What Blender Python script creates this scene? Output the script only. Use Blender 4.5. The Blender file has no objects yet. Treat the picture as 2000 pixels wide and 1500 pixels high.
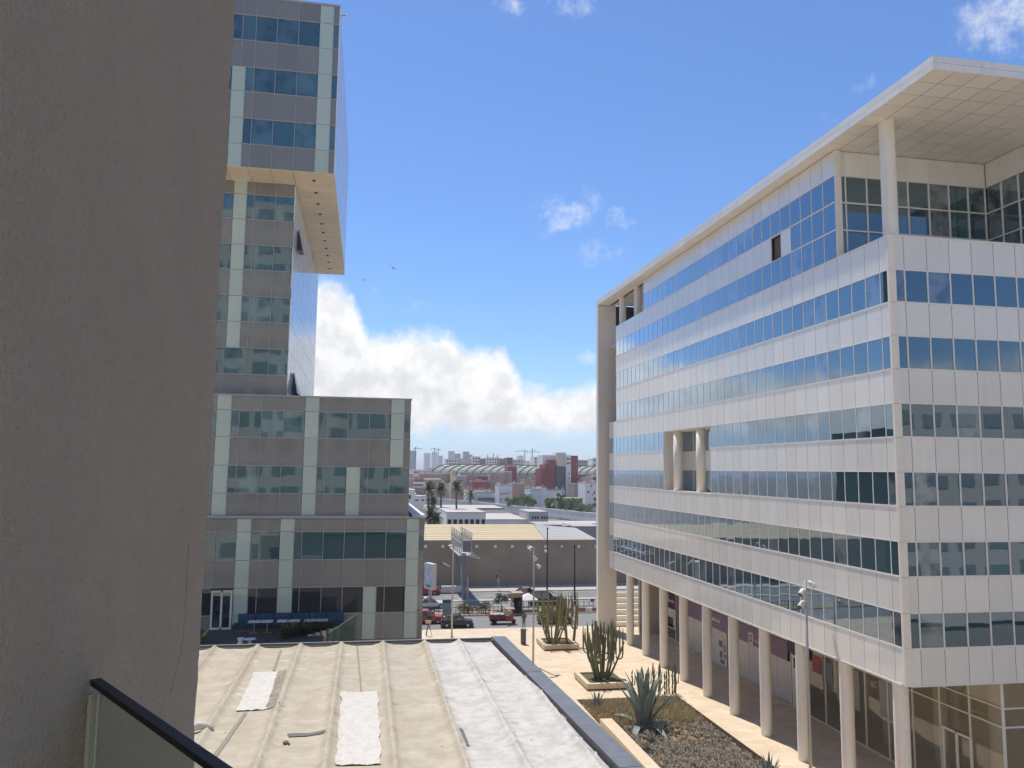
import bpy, bmesh, math, random
from mathutils import Vector, Matrix, Euler, noise
random.seed(7)
S = bpy.context.scene
C = S.collection
R_ = math.radians

# ------------------------------------------------------------------ camera
FPX = 1545.32                       # focal length in pixels of the 2000 px wide photograph
YAW, PITCH, ROLL = R_(10.371), R_(6.230), R_(-0.663)
def cam_axes():
    cy, sy, cp, sp = math.cos(YAW), math.sin(YAW), math.cos(PITCH), math.sin(PITCH)
    f = Vector((sy*cp, cy*cp, sp)); r = Vector((cy, -sy, 0)); d = f.cross(r)
    r2 = r*math.cos(ROLL) + d*math.sin(ROLL); d2 = -r*math.sin(ROLL) + d*math.cos(ROLL)
    return r2, d2, f
CR, CD, CF = cam_axes()
cam_d = bpy.data.cameras.new('camera'); cam = bpy.data.objects.new('camera', cam_d); C.objects.link(cam)
cam_d.sensor_width = 36; cam_d.lens = FPX/2000*36; cam_d.clip_start = 0.05; cam_d.clip_end = 20000
cam.matrix_world = Matrix(((CR.x, -CD.x, -CF.x, 0), (CR.y, -CD.y, -CF.y, 0), (CR.z, -CD.z, -CF.z, 0), (0, 0, 0, 1)))
S.camera = cam
def ray(x, y): return CR*((x-1000)/FPX) + CD*((y-750)/FPX) + CF
def at_z(x, y, z): d = ray(x, y); return d*(z/d.z)
def at_y(x, y, Y): d = ray(x, y); return d*(Y/d.y)
def at_x(x, y, X): d = ray(x, y); return d*(X/d.x)

# ------------------------------------------------------------------ sky
SUN = Vector((-0.105, 0.37, 0.92)).normalized()
w = bpy.data.worlds.new('World'); S.world = w; w.use_nodes = True
nt = w.node_tree; nt.nodes.clear()
def N(t, tree=None, **k):
    n = (tree or nt).nodes.new(t)
    for a, b in k.items(): setattr(n, a, b)
    return n
def L(a, b, tree=None): (tree or nt).links.new(a, b)
def M_(op, a, b=None, c=None, tree=None, clamp=False):
    n = N('ShaderNodeMath', tree, operation=op); n.use_clamp = clamp
    for i, v in enumerate((a, b, c)):
        if v is None: continue
        if isinstance(v, (int, float)): n.inputs[i].default_value = v
        else: L(v, n.inputs[i], tree)
    return n.outputs[0]
def smooth(x, a, b, tree=None):
    n = N('ShaderNodeMapRange', tree, interpolation_type='SMOOTHSTEP')
    L(x, n.inputs[0], tree); n.inputs[1].default_value = a; n.inputs[2].default_value = b
    return n.outputs[0]
def build_world():
    out = N('ShaderNodeOutputWorld'); bg = N('ShaderNodeBackground'); L(bg.outputs[0], out.inputs[0])
    sky = N('ShaderNodeTexSky', sky_type='NISHITA'); sky.sun_disc = False
    sky.sun_elevation = math.asin(SUN.z); sky.sun_rotation = math.atan2(SUN.x, SUN.y)
    sky.altitude = 0; sky.air_density = 1.0; sky.dust_density = 0.15; sky.ozone_density = 3.0
    hs = N('ShaderNodeHueSaturation'); hs.inputs['Saturation'].default_value = 1.0; hs.inputs['Value'].default_value = 1.0
    hs.inputs['Hue'].default_value = 0.5
    tintn = N('ShaderNodeMixRGB', blend_type='MULTIPLY'); tintn.inputs[0].default_value = 1; tintn.inputs[2].default_value = (.505, .605, .765, 1)
    L(sky.outputs[0], tintn.inputs[1]); L(tintn.outputs[0], hs.inputs['Color'])
    tc = N('ShaderNodeTexCoord'); sep = N('ShaderNodeSeparateXYZ'); L(tc.outputs['Generated'], sep.inputs[0])
    az = M_('MULTIPLY', M_('ARCTAN2', sep.outputs[0], sep.outputs[1]), 57.2958)
    el = M_('MULTIPLY', M_('ARCSINE', sep.outputs[2]), 57.2958)
    comb = N('ShaderNodeCombineXYZ'); L(az, comb.inputs[0]); L(el, comb.inputs[1])
    def nz(scale, detail, rough, off=0.0):
        n = N('ShaderNodeTexNoise'); n.inputs['Scale'].default_value = scale; n.inputs['Detail'].default_value = detail
        n.inputs['Roughness'].default_value = rough
        m = N('ShaderNodeVectorMath', operation='ADD'); L(comb.outputs[0], m.inputs[0]); m.inputs[1].default_value = (off, off*.7, 0)
        L(m.outputs[0], n.inputs['Vector']); return n.outputs[0]
    # elevation of the cumulus tops as a function of azimuth (degrees)
    cur = N('ShaderNodeFloatCurve')
    cv = cur.mapping.curves[0]
    pts = [(-180, 8), (-150, 10), (-120, 7), (-90, 10), (-60, 8), (-30, 7), (-14, 12), (-3.6, 13.2), (-0.8, 11.6), (0.9, 9.4), (2.75, 10.0), (5.6, 10.3), (7.8, 8.5), (9.6, 9.1), (10.6, 7.0), (11.2, 6.0),
           (13.2, 5.9), (16.5, 6.6), (22, 8), (30, 9), (60, 7), (90, 10), (120, 8), (150, 7), (180, 8)]
    while len(cv.points) < len(pts): cv.points.new(0.5, 0.5)
    for p, (a, e) in zip(cv.points, pts): p.location = ((a+180)/360, e/20); p.handle_type = 'AUTO'
    cur.mapping.update()
    L(M_('DIVIDE', M_('ADD', az, 180), 360), cur.inputs['Value'])
    top = M_('MULTIPLY', cur.outputs[0], 20)
    n1 = nz(0.32, 7, 0.62, 3.1); n2 = nz(1.1, 6, 0.6, 9.0)
    edge = M_('ADD', M_('MULTIPLY', M_('SUBTRACT', n1, 0.5), 2.9), M_('MULTIPLY', M_('SUBTRACT', n2, 0.5), 1.5))
    d = M_('ADD', M_('SUBTRACT', top, el), edge)
    m_top = smooth(d, -0.5, 1.35)
    base = M_('ADD', M_('SUBTRACT', el, M_('ADD', 2.75, M_('MULTIPLY', az, 0.0))), M_('MULTIPLY', M_('SUBTRACT', n1, 0.5), 2.2))
    m_bas = smooth(base, -0.6, 0.8)
    cum = M_('MULTIPLY', m_top, m_bas)
    # scattered small wisps
    wisps = None
    for (px, py, r, amp) in ((1112, 415, 3.0, .78), (1200, 425, 2.2, .48), (1155, 487, 2.4, .56), (1142, 700, 1.1, .8), (818, 598, 1.3, .55),
                             (1975, 35, 3.4, .9), (1000, 8, 1.5, .6), (1120, 0, 2.2, .5), (1700, 155, 1.5, .42), (725, 565, 0.8, .4), (1620, 240, 1.6, .3)):
        v = ray(px, py).normalized(); a0 = math.degrees(math.atan2(v.x, v.y)); e0 = math.degrees(math.asin(v.z))
        dx = M_('MULTIPLY', M_('SUBTRACT', az, a0), math.cos(R_(e0))*0.8); dy = M_('MULTIPLY', M_('SUBTRACT', el, e0), 1.25)
        rr = M_('SQRT', M_('ADD', M_('MULTIPLY', dx, dx), M_('MULTIPLY', dy, dy)))
        g = M_('MULTIPLY', M_('SUBTRACT', 1.0, smooth(rr, r*.1, r*1.15)), amp)
        wisps = g if wisps is None else M_('MAXIMUM', wisps, g)
    n3 = nz(0.55, 8, 0.66, 21.0)
    wm = smooth(M_('ADD', wisps, M_('MULTIPLY', M_('SUBTRACT', n3, 0.5), 2.4)), 0.30, 1.55)
    wm = M_('MULTIPLY', wm, smooth(wisps, 0.02, 0.25))
    n5 = nz(0.045, 6, 0.6, 44.0)      # cloud puffs added outside the view to turn the fill light more neutral
    away = smooth(M_('ABSOLUTE', M_('SUBTRACT', az, 8.0)), 34, 48)
    puffs = M_('MULTIPLY', M_('MULTIPLY', smooth(n5, 0.55, 0.70), smooth(el, 14, 22)), away)
    mask = M_('MAXIMUM', M_('MAXIMUM', cum, M_('MULTIPLY', wm, 0.8)), M_('MULTIPLY', puffs, .8), clamp=True)
    # cloud brightness: bright crests, greyer bellies
    crest = M_('SUBTRACT', 1.0, smooth(d, 0.3, 4.0))
    n4 = nz(0.5, 6, 0.6, 33.0)
    br = M_('ADD', M_('MULTIPLY', smooth(n4, 0.36, 0.64), 0.7), M_('MULTIPLY', crest, 0.45), clamp=True)
    ramp = N('ShaderNodeMixRGB'); L(br, ramp.inputs[0])
    ramp.inputs[1].default_value = (3.85, 3.92, 4.08, 1); ramp.inputs[2].default_value = (5.3, 5.3, 5.28, 1)
    haze = N('ShaderNodeMixRGB'); L(M_('MULTIPLY', M_('SUBTRACT', 1.0, smooth(el, -1.0, 9.0)), 0.65), haze.inputs[0])
    L(hs.outputs[0], haze.inputs[1]); haze.inputs[2].default_value = (2.75, 3.45, 4.75, 1)
    mix = N('ShaderNodeMixRGB'); L(mask, mix.inputs[0]); L(haze.outputs[0], mix.inputs[1]); L(ramp.outputs[0], mix.inputs[2])
    L(mix.outputs[0], bg.inputs['Color']); bg.inputs['Strength'].default_value = 0.15
build_world()

# ------------------------------------------------------------------ sun and exposure
sl = bpy.data.lights.new('sun', 'SUN'); sl.energy = 3.2; sl.angle = R_(0.53); sl.color = (1.0, 0.94, 0.84)
so = bpy.data.objects.new('sun', sl); C.objects.link(so); so.rotation_euler = SUN.to_track_quat('Z', 'Y').to_euler()
S.view_settings.view_transform = 'Standard'; S.view_settings.look = 'None'; S.view_settings.gamma = 1
S.view_settings.use_curve_mapping = False; S.view_settings.exposure = 0.46
S.render.engine = 'CYCLES'; S.cycles.max_bounces = 8; S.cycles.diffuse_bounces = 4; S.cycles.glossy_bounces = 5; S.cycles.transparent_max_bounces = 8
S.render.resolution_x = 1024; S.render.resolution_y = 768

# ------------------------------------------------------------------ materials
MATS = {}
def mat(name, col, rough=0.7, spec=0.5, metal=0.0, var=0.0, nscale=2.0, ncol=None, namt=0.0, bump=0.0, bscale=20.0, bdist=0.01, rnd=0.0, coord='pos', ndetail=6, coat=0.0, streak=0.0):
    """Principled surface with noise tint (ncol/namt), value noise (var), per-object value jitter (rnd) and bump."""
    if name in MATS: return MATS[name]
    m = bpy.data.materials.new(name); m.use_nodes = True; t = m.node_tree; b = t.nodes['Principled BSDF']
    b.inputs['Roughness'].default_value = rough; b.inputs['Specular IOR Level'].default_value = spec; b.inputs['Metallic'].default_value = metal; b.inputs['Coat Weight'].default_value = coat; b.inputs['Coat Roughness'].default_value = .06
    if coord == 'pos': src = N('ShaderNodeNewGeometry', t).outputs['Position']
    else: src = N('ShaderNodeTexCoord', t).outputs['Object']
    rgb = N('ShaderNodeRGB', t); rgb.outputs[0].default_value = (*col, 1); cur = rgb.outputs[0]
    if namt:
        n = N('ShaderNodeTexNoise', t); n.inputs['Scale'].default_value = nscale; n.inputs['Detail'].default_value = ndetail; n.inputs['Roughness'].default_value = .62
        L(src, n.inputs['Vector'], t)
        mx = N('ShaderNodeMixRGB', t); L(M_('MULTIPLY', smooth(n.outputs[0], .38, .66, t), namt, tree=t), mx.inputs[0], t)
        L(cur, mx.inputs[1], t); mx.inputs[2].default_value = (*(ncol or col), 1); cur = mx.outputs[0]
    if var or rnd:
        hv = N('ShaderNodeHueSaturation', t); L(cur, hv.inputs['Color'], t); val = None
        if var:
            n = N('ShaderNodeTexNoise', t); n.inputs['Scale'].default_value = nscale*2.3; n.inputs['Detail'].default_value = 8; n.inputs['Roughness'].default_value = .65
            L(src, n.inputs['Vector'], t); val = M_('MULTIPLY_ADD', n.outputs[0], 2*var, 1-var, tree=t)
        if rnd:
            oi = N('ShaderNodeObjectInfo', t); v2 = M_('MULTIPLY_ADD', oi.outputs['Random'], 2*rnd, 1-rnd, tree=t)
            val = v2 if val is None else M_('MULTIPLY', val, v2, tree=t)
        L(val, hv.inputs['Value'], t); cur = hv.outputs[0]
    if streak:                                        # rain streaks running down the face
        mp = N('ShaderNodeMapping', t); mp.inputs['Scale'].default_value = (4.5, 4.5, .16); L(src, mp.inputs[0], t)
        n = N('ShaderNodeTexNoise', t); n.inputs['Scale'].default_value = 1; n.inputs['Detail'].default_value = 5; n.inputs['Roughness'].default_value = .7; L(mp.outputs[0], n.inputs['Vector'], t)
        hs2 = N('ShaderNodeHueSaturation', t); L(cur, hs2.inputs['Color'], t); L(M_('SUBTRACT', 1.0, M_('MULTIPLY', smooth(n.outputs[0], .45, .78, t), streak, tree=t), tree=t), hs2.inputs['Value'], t); cur = hs2.outputs[0]
    L(cur, b.inputs['Base Color'], t)
    if bump:
        n = N('ShaderNodeTexNoise', t); n.inputs['Scale'].default_value = bscale; n.inputs['Detail'].default_value = 5; L(src, n.inputs['Vector'], t)
        bp = N('ShaderNodeBump', t); bp.inputs['Strength'].default_value = bump; bp.inputs['Distance'].default_value = bdist
        L(n.outputs[0], bp.inputs['Height'], t); L(bp.outputs[0], b.inputs['Normal'], t)
    MATS[name] = m; return m
def glass_mat(name, body, refl=0.28, tint=(.82, .92, .96), rnd=0.5, wav=0.05, blind=(.10, .17, .19), blinds=0.35, rough=0.015, fk=2.8):
    """Solar-control pane: a mirror layer (Fresnel plus coating) over a dim room, some rooms with drawn blinds."""
    if name in MATS: return MATS[name]
    m = bpy.data.materials.new(name); m.use_nodes = True; t = m.node_tree; t.nodes.clear()
    out = N('ShaderNodeOutputMaterial', t); mx = N('ShaderNodeMixShader', t); L(mx.outputs[0], out.inputs[0], t)
    di = N('ShaderNodeBsdfDiffuse', t); gl = N('ShaderNodeBsdfGlossy', t); gl.inputs['Roughness'].default_value = rough; gl.inputs['Color'].default_value = (*tint, 1)
    oi = N('ShaderNodeObjectInfo', t); pos = N('ShaderNodeNewGeometry', t).outputs['Position']
    nb = N('ShaderNodeTexNoise', t); nb.inputs['Scale'].default_value = .9; nb.inputs['Detail'].default_value = 3; L(pos, nb.inputs['Vector'], t)
    isb = M_('LESS_THAN', oi.outputs['Random'], blinds, tree=t)
    cm = N('ShaderNodeMixRGB', t); L(M_('MULTIPLY', isb, smooth(nb.outputs[0], .3, .62, t), tree=t), cm.inputs[0], t); cm.inputs[1].default_value = (*body, 1); cm.inputs[2].default_value = (*blind, 1)
    hv = N('ShaderNodeHueSaturation', t); L(cm.outputs[0], hv.inputs['Color'], t); L(M_('MULTIPLY_ADD', oi.outputs['Random'], 2*rnd, 1-rnd, tree=t), hv.inputs['Value'], t)
    L(hv.outputs[0], di.inputs['Color'], t)
    fr = N('ShaderNodeFresnel', t); fr.inputs['IOR'].default_value = 1.55
    L(M_('ADD', M_('MULTIPLY', fr.outputs[0], fk, tree=t), refl, tree=t, clamp=True), mx.inputs[0], t)
    n = N('ShaderNodeTexNoise', t); n.inputs['Scale'].default_value = .55; n.inputs['Detail'].default_value = 2; L(pos, n.inputs['Vector'], t)
    bp = N('ShaderNodeBump', t); bp.inputs['Strength'].default_value = wav; bp.inputs['Distance'].default_value = .05; L(n.outputs[0], bp.inputs['Height'], t)
    L(bp.outputs[0], gl.inputs['Normal'], t); L(di.outputs[0], mx.inputs[1], t); L(gl.outputs[0], mx.inputs[2], t)
    MATS[name] = m; return m
def clear_glass(name, col, amt=0.5, dif=None, refl=0.0):
    if name in MATS: return MATS[name]
    m = bpy.data.materials.new(name); m.use_nodes = True; t = m.node_tree; t.nodes.clear()
    out = N('ShaderNodeOutputMaterial', t); a = N('ShaderNodeMixShader', t); b = N('ShaderNodeMixShader', t)
    tr = N('ShaderNodeBsdfTransparent', t); tr.inputs[0].default_value = (*col, 1); gl = N('ShaderNodeBsdfGlossy', t); gl.inputs['Roughness'].default_value = .02
    di = N('ShaderNodeBsdfDiffuse', t); di.inputs[0].default_value = (*(dif or (col[0]*.5, col[1]*.55, col[2]*.5)), 1)
    fr = N('ShaderNodeFresnel', t); fr.inputs['IOR'].default_value = 1.45
    a.inputs[0].default_value = amt; L(tr.outputs[0], a.inputs[1], t); L(di.outputs[0], a.inputs[2], t)
    bf = N('ShaderNodeNewGeometry', t).outputs['Backfacing']; L(M_('MULTIPLY', M_('ADD', fr.outputs[0], refl, tree=t, clamp=True), M_('SUBTRACT', 1.0, bf, tree=t), tree=t), b.inputs[0], t); L(a.outputs[0], b.inputs[1], t); L(gl.outputs[0], b.inputs[2], t); L(b.outputs[0], out.inputs[0], t)
    MATS[name] = m; return m

# ------------------------------------------------------------------ mesh helpers
class MB:
    def __init__(s): s.v = []; s.f = []
    def add(s, vs, fs):
        o = len(s.v); s.v += [tuple(v) for v in vs]; s.f += [tuple(i+o for i in f) for f in fs]; return s
    def box(s, x0, x1, y0, y1, z0, z1):
        vs = [(x0, y0, z0), (x1, y0, z0), (x1, y1, z0), (x0, y1, z0), (x0, y0, z1), (x1, y0, z1), (x1, y1, z1), (x0, y1, z1)]
        return s.add(vs, [(0, 3, 2, 1), (4, 5, 6, 7), (0, 1, 5, 4), (1, 2, 6, 5), (2, 3, 7, 6), (3, 0, 4, 7)])
    def hexa(s, b, t):     # bottom ring of 4, top ring of 4 (counter-clockwise from above)
        return s.add(list(b)+list(t), [(0, 3, 2, 1), (4, 5, 6, 7), (0, 1, 5, 4), (1, 2, 6, 5), (2, 3, 7, 6), (3, 0, 4, 7)])
    def bar(s, p, q, wx, wy=None):
        p, q = Vector(p), Vector(q); d = (q-p).normalized(); wy = wy or wx
        u = d.cross(Vector((0, 0, 1))) if abs(d.z) < .95 else d.cross(Vector((0, 1, 0))); u.normalize(); v = d.cross(u)
        r = [p+u*a*wx/2+v*b*wy/2 for a, b in ((-1, -1), (1, -1), (1, 1), (-1, 1))]; r2 = [x+(q-p) for x in r]
        return s.hexa(r, r2)
    def loft(s, rings, cap=True, closed=True):
        n = len(rings[0]); o = len(s.v)
        for r in rings: s.v += [tuple(x) for x in r]
        for i in range(len(rings)-1):
            for j in range(n if closed else n-1):
                k = (j+1) % n; s.f.append((o+i*n+j, o+i*n+k, o+(i+1)*n+k, o+(i+1)*n+j))
        if cap and closed:
            s.f.append(tuple(o+j for j in reversed(range(n)))); m = o+(len(rings)-1)*n; s.f.append(tuple(m+j for j in range(n)))
        return s
    def tube(s, pts, rad, n=8, star=0.0, cap=True):
        pts = [Vector(p) for p in pts]; rings = []
        up = Vector((0, 0, 1))
        for i, p in enumerate(pts):
            d = (pts[min(i+1, len(pts)-1)]-pts[max(i-1, 0)]).normalized()
            a = d.cross(up); a = a if a.length > .05 else d.cross(Vector((0, 1, 0))); a.normalize(); b = d.cross(a)
            r = rad[i] if isinstance(rad, (list, tuple)) else rad
            rings.append([p+(a*math.cos(6.28318*j/n)+b*math.sin(6.28318*j/n))*r*(1-(star if j % 2 else 0)) for j in range(n)])
        return s.loft(rings, cap)
    def cyl(s, x, y, z0, z1, r0, r1=None, n=16):
        r1 = r0 if r1 is None else r1
        return s.loft([[(x+r0*math.cos(6.28318*j/n), y+r0*math.sin(6.28318*j/n), z0) for j in range(n)], [(x+r1*math.cos(6.28318*j/n), y+r1*math.sin(6.28318*j/n), z1) for j in range(n)]])
    def lathe(s, x, y, prof, n=14):
        return s.loft([[(x+r*math.cos(6.28318*j/n), y+r*math.sin(6.28318*j/n), z) for j in range(n)] for r, z in prof])
    def blob(s, c, rx, ry, rz, n=10, m=6):
        rings = []
        for i in range(m+1):
            a = -math.pi/2+math.pi*i/m; k = max(math.cos(a), .02)
            rings.append([(c[0]+rx*k*math.cos(6.28318*j/n), c[1]+ry*k*math.sin(6.28318*j/n), c[2]+rz*math.sin(a)) for j in range(n)])
        return s.loft(rings)
    def build(s, name, m, parent=None, smooth_=False, kind=None, xf=None):
        me = bpy.data.meshes.new(name); o0 = parent_origin(parent)
        vs = [Vector(v) for v in s.v]
        if xf: vs = [xf @ v for v in vs]
        me.from_pydata([v-o0 for v in vs], [], s.f); me.update()
        if m: me.materials.append(m)
        if smooth_: me.shade_smooth()
        o = bpy.data.objects.new(name, me); C.objects.link(o)
        if parent: o.parent = parent
        if kind: o['kind'] = kind
        return o
ORIG = {}
def parent_origin(p):
    return ORIG.get(p, Vector((0, 0, 0))) if p else Vector((0, 0, 0))
def thing(name, label, cat, loc=(0, 0, 0), group=None):
    o = bpy.data.objects.new(name, None); C.objects.link(o); o.location = loc; o.empty_display_size = .3
    o['label'] = label; o['category'] = cat
    if group: o['group'] = group
    ORIG[o] = Vector(loc); return o
def tag(o, label, cat, group=None):
    o['label'] = label; o['category'] = cat
    if group: o['group'] = group
    return o
def sub(o):                      # let a part act as the parent of sub-parts (its mesh is already relative to its thing)
    ORIG[o] = ORIG.get(o.parent, Vector((0, 0, 0))); return o
def struct(o): o['kind'] = 'structure'; return o
UB = {}
def ubox(m):
    if m not in UB:
        b = MB().box(-.5, .5, -.5, .5, -.5, .5); me = bpy.data.meshes.new('unit_'+m.name); me.from_pydata(b.v, [], b.f); me.materials.append(m); UB[m] = me
    return UB[m]
def piece(name, m, c, size, parent, rot=None):
    o = bpy.data.objects.new(name, ubox(m)); C.objects.link(o)
    o.location = Vector(c)-parent_origin(parent); o.scale = size
    if rot: o.rotation_euler = rot
    o.parent = parent; return o
class Facade:
    """Flat curtain wall; u runs along the wall, the outer face looks towards -axis (sgn -1) or +axis."""
    def __init__(s, axis, plane, parent, sgn=-1): s.axis, s.plane, s.parent, s.sgn = axis, plane, parent, sgn; s.items = []; s.mb = MB()
    def ext(s, u0, u1, z0, z1, out, t):
        a = s.plane+s.sgn*out; b = a-s.sgn*t; lo, hi = min(a, b), max(a, b)
        return (lo, hi, u0, u1, z0, z1) if s.axis == 'x' else (u0, u1, lo, hi, z0, z1)
    def put(s, name, m, u0, u1, z0, z1, out=0.0, t=.1, tilt=0.0):
        e = s.ext(u0, u1, z0, z1, out, t); ALLP.setdefault((s.parent, name), []).append((e, m, tilt))
    def bar(s, u0, u1, z0, z1, out=.05, t=.14): s.mb.box(*s.ext(u0, u1, z0, z1, out, t))
    def frame(s, name, m): s.mb.build(name, m, s.parent, kind='stuff')
ALLP = {}
def flush_pieces(limit=296):
    for (parent, name), lst in ALLP.items():
        lst.sort(key=lambda i: (i[0][0]+i[0][1])**2+(i[0][2]+i[0][3])**2+(i[0][4]+i[0][5])**2)
        rest = {}
        for k, (e, m, tilt) in enumerate(lst):
            if k < limit:
                c = ((e[0]+e[1])/2, (e[2]+e[3])/2, (e[4]+e[5])/2); sz = (e[1]-e[0], e[3]-e[2], e[5]-e[4])
                rot = (R_(random.gauss(0, tilt)), R_(random.gauss(0, tilt)), R_(random.gauss(0, tilt))) if tilt else None
                piece(name, m, c, sz, parent, rot)
            else: rest.setdefault(m, MB()).box(*e)
        for m, mb in rest.items(): mb.build(name+'_far_rows', m, parent, kind='stuff')
    ALLP.clear()
GZ = -18.5
# ================================================================== setting: ground, plaza, streets
m_soil = mat('city_ground', (.20, .17, .14), .95, nscale=.05, ncol=(.27, .24, .20), namt=.8, var=.15)
MB().box(-4500, 4500, -400, 6500, -20.2, -19.0).build('ground', m_soil).__setitem__('kind', 'structure')
m_plaza = mat('plaza_stone', (.68, .545, .39), .85, nscale=.5, ncol=(.74, .62, .46), namt=.7, var=.17, bump=.2, bscale=6, bdist=.01)
def plaza_joints(m):
    t = m.node_tree; b = t.nodes['Principled BSDF']; src = b.inputs['Base Color'].links[0].from_socket
    g = N('ShaderNodeNewGeometry', t); br = N('ShaderNodeTexBrick', t); L(g.outputs['Position'], br.inputs['Vector'], t)
    br.inputs['Scale'].default_value = 1; br.inputs['Brick Width'].default_value = 1.2; br.inputs['Row Height'].default_value = .6; br.inputs['Mortar Size'].default_value = .012
    br.inputs['Color1'].default_value = (1, 1, 1, 1); br.inputs['Color2'].default_value = (.90, .89, .87, 1); br.inputs['Mortar'].default_value = (.72, .70, .66, 1)
    mx = N('ShaderNodeMixRGB', t, blend_type='MULTIPLY'); mx.inputs[0].default_value = 1; L(src, mx.inputs[1], t); L(br.outputs[0], mx.inputs[2], t); L(mx.outputs[0], b.inputs['Base Color'], t)
plaza_joints(m_plaza)
pz = MB()
pz.box(-60, 26.15, 64.8, 94.4, -19.1, GZ); pz.box(26.15, 80, 20, 94.4, -19.1, GZ); pz.box(-60, 17.5, -30, 64.8, -19.1, GZ)
struct(pz.build('plaza', m_plaza))
m_asph = mat('asphalt', (.21, .205, .20), .9, nscale=.4, ncol=(.26, .255, .245), namt=.7, var=.16)
struct(MB().box(-400, 400, 94.4, 122.9, -19.05, -18.62).build('road', m_asph))
m_kerb = mat('kerb_concrete', (.50, .47, .42), .85, nscale=1, var=.1)
m_walk = mat('sidewalk_paving', (.52, .47, .40), .9, nscale=.8, ncol=(.42, .37, .32), namt=.5, var=.1)
struct(MB().box(-400, 400, 122.9, 128.8, -19.05, GZ).build('sidewalk', m_walk))
struct(MB().box(-400, 400, 114.1, 115.2, -19.05, -18.47).build('median', m_kerb))
isl = MB(); isl.box(-60, 18.3, 103.2, 106.6, -19.05, -18.48); isl.box(18.8, 60, 103.6, 106.6, -19.05, -18.48)
struct(isl.build('traffic_island', mat('island_soil', (.34, .26, .17), .95, nscale=2, ncol=(.24, .22, .13), namt=.7)))
kb = MB()
for (x0, x1, y0) in ((-60, 18.3, 103.05), (18.8, 60, 103.45)): kb.box(x0, x1, y0, y0+.15, -19.0, -18.45)
kb.box(-400, 400, 106.6, 106.8, -19, -18.45); kb.box(-400, 400, 94.4, 94.6, -19, -18.52); kb.box(-400, 400, 122.75, 122.9, -19, -18.47)
struct(kb.build('kerb', m_kerb))
mk = MB()
m_line = mat('road_paint', (.62, .62, .60), .8, nscale=3, var=.25)
for Y in (107.3, 113.7, 115.6, 122.3): mk.box(-200, 200, Y, Y+.12, -18.63, -18.612)
for k in range(-20, 25):
    for Y in (110.6, 119.0): mk.box(k*6.0, k*6.0+2.6, Y, Y+.13, -18.63, -18.612)
struct(mk.build('road_marking', m_line))

# ================================================================== building the photograph is taken from
m_stucco = mat('stucco_shade', (.70, .61, .49), .92, nscale=1.4, ncol=(.62, .55, .455), namt=.5, var=.07, bump=1.0, bscale=88, bdist=.12)
hb = thing('stucco_building', 'rough brown-grey stucco wall of the building the view is taken from', 'building', (-.6, 1.0, GZ))
def hx(y, z):                           # trowelled unevenness and the vertical bead above the rail's end
    d = .010*noise.noise(Vector((y*2.2, z*1.7, 0)))+.005*noise.noise(Vector((y*9, z*7, 3)))+.0032*noise.noise(Vector((y*31, z*24, 6)))
    if z < -.28: d += .012*math.exp(-((y-2.075)/.022)**2)
    return d
def stucco_pier():
    b = MB(); ny, nz_ = 260, 420
    y0, y1, z0, z1 = -1.2, 3.30, -2.6, 3.4
    vs = []; fs = []
    for j in range(nz_+1):
        z = z0+(z1-z0)*j/nz_
        for i in range(ny+1):
            y = y0+(y1-.02-y0)*i/ny; vs.append((-.6+hx(y, z), y, z))
    for j in range(nz_):
        for i in range(ny): a = j*(ny+1)+i; fs.append((a, a+1, a+ny+2, a+ny+1))
    b.add(vs, fs)
    ring = []
    for j in range(nz_+1):
        z = z0+(z1-z0)*j/nz_; wob = .006*noise.noise(Vector((7, z*3, 1)))+.004*noise.noise(Vector((2, z*11, 5)))
        ring.append([(-.6+hx(y1-.02, z), y1-.02, z), (-.612+wob, y1-.004+wob, z), (-.64, y1+wob, z), (-1.2, y1, z)])
    b.loft(ring, cap=False, closed=False)
    b.box(-1.4, -.66, -1.2, 3.2, z0, z1)
    return b
stucco_pier().build('wall', m_stucco, hb, smooth_=True)
ck = MB()
crack = [(2.98, -.27), (2.984, -.36), (2.972, -.44), (2.975, -.50), (2.955, -.60), (2.90, -.66), (2.84, -.70), (2.815, -.735)]
cr_ = []
for (a, b), (c, d) in zip(crack, crack[1:]):
    for q in range(6): f = q/6; cr_.append((a+(c-a)*f+.004*noise.noise(Vector((q*1.3, b*30, 0))), b+(d-b)*f))
ck.loft([[(-.6+hx(y, z)-.012, y-.0011, z), (-.6+hx(y, z)+.0012, y-.0007, z), (-.6+hx(y, z)+.0012, y+.0007, z), (-.6+hx(y, z)-.012, y+.0011, z)] for y, z in cr_])
ck.build('crack', mat('crack_dark', (.24, .20, .16), .95), hb)
# rear facade behind the viewpoint: seen only as a reflection in the glass opposite
m_rear = mat('rear_facade', (.80, .72, .61), .85, nscale=.3, var=.08)
rw = MB(); rw.box(-75, 46, -16, -12, GZ, 40); rw.box(46, 130, -18, -14, GZ, 13); rw.box(-75, -30, -12, 20, GZ, -3)
rw.build('rear_wall', m_rear, hb)
wn = MB()
for k in range(15):
    for c in range(30):
        x = -73+c*4.0; z = GZ+2+k*3.8
        wn.box(x, x+(2.6 if k % 3 else 3.2), -12.02, -11.9, z, z+2.0)
for k in range(8):
    for c in range(18): wn.box(48+c*4.5, 51+c*4.5, -14.02, -13.9, GZ+2+k*3.8, GZ+3.7+k*3.8)
wn.build('rear_window', glass_mat('rear_glass', (.22, .25, .25), .05, fk=1), hb, kind='stuff')

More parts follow.
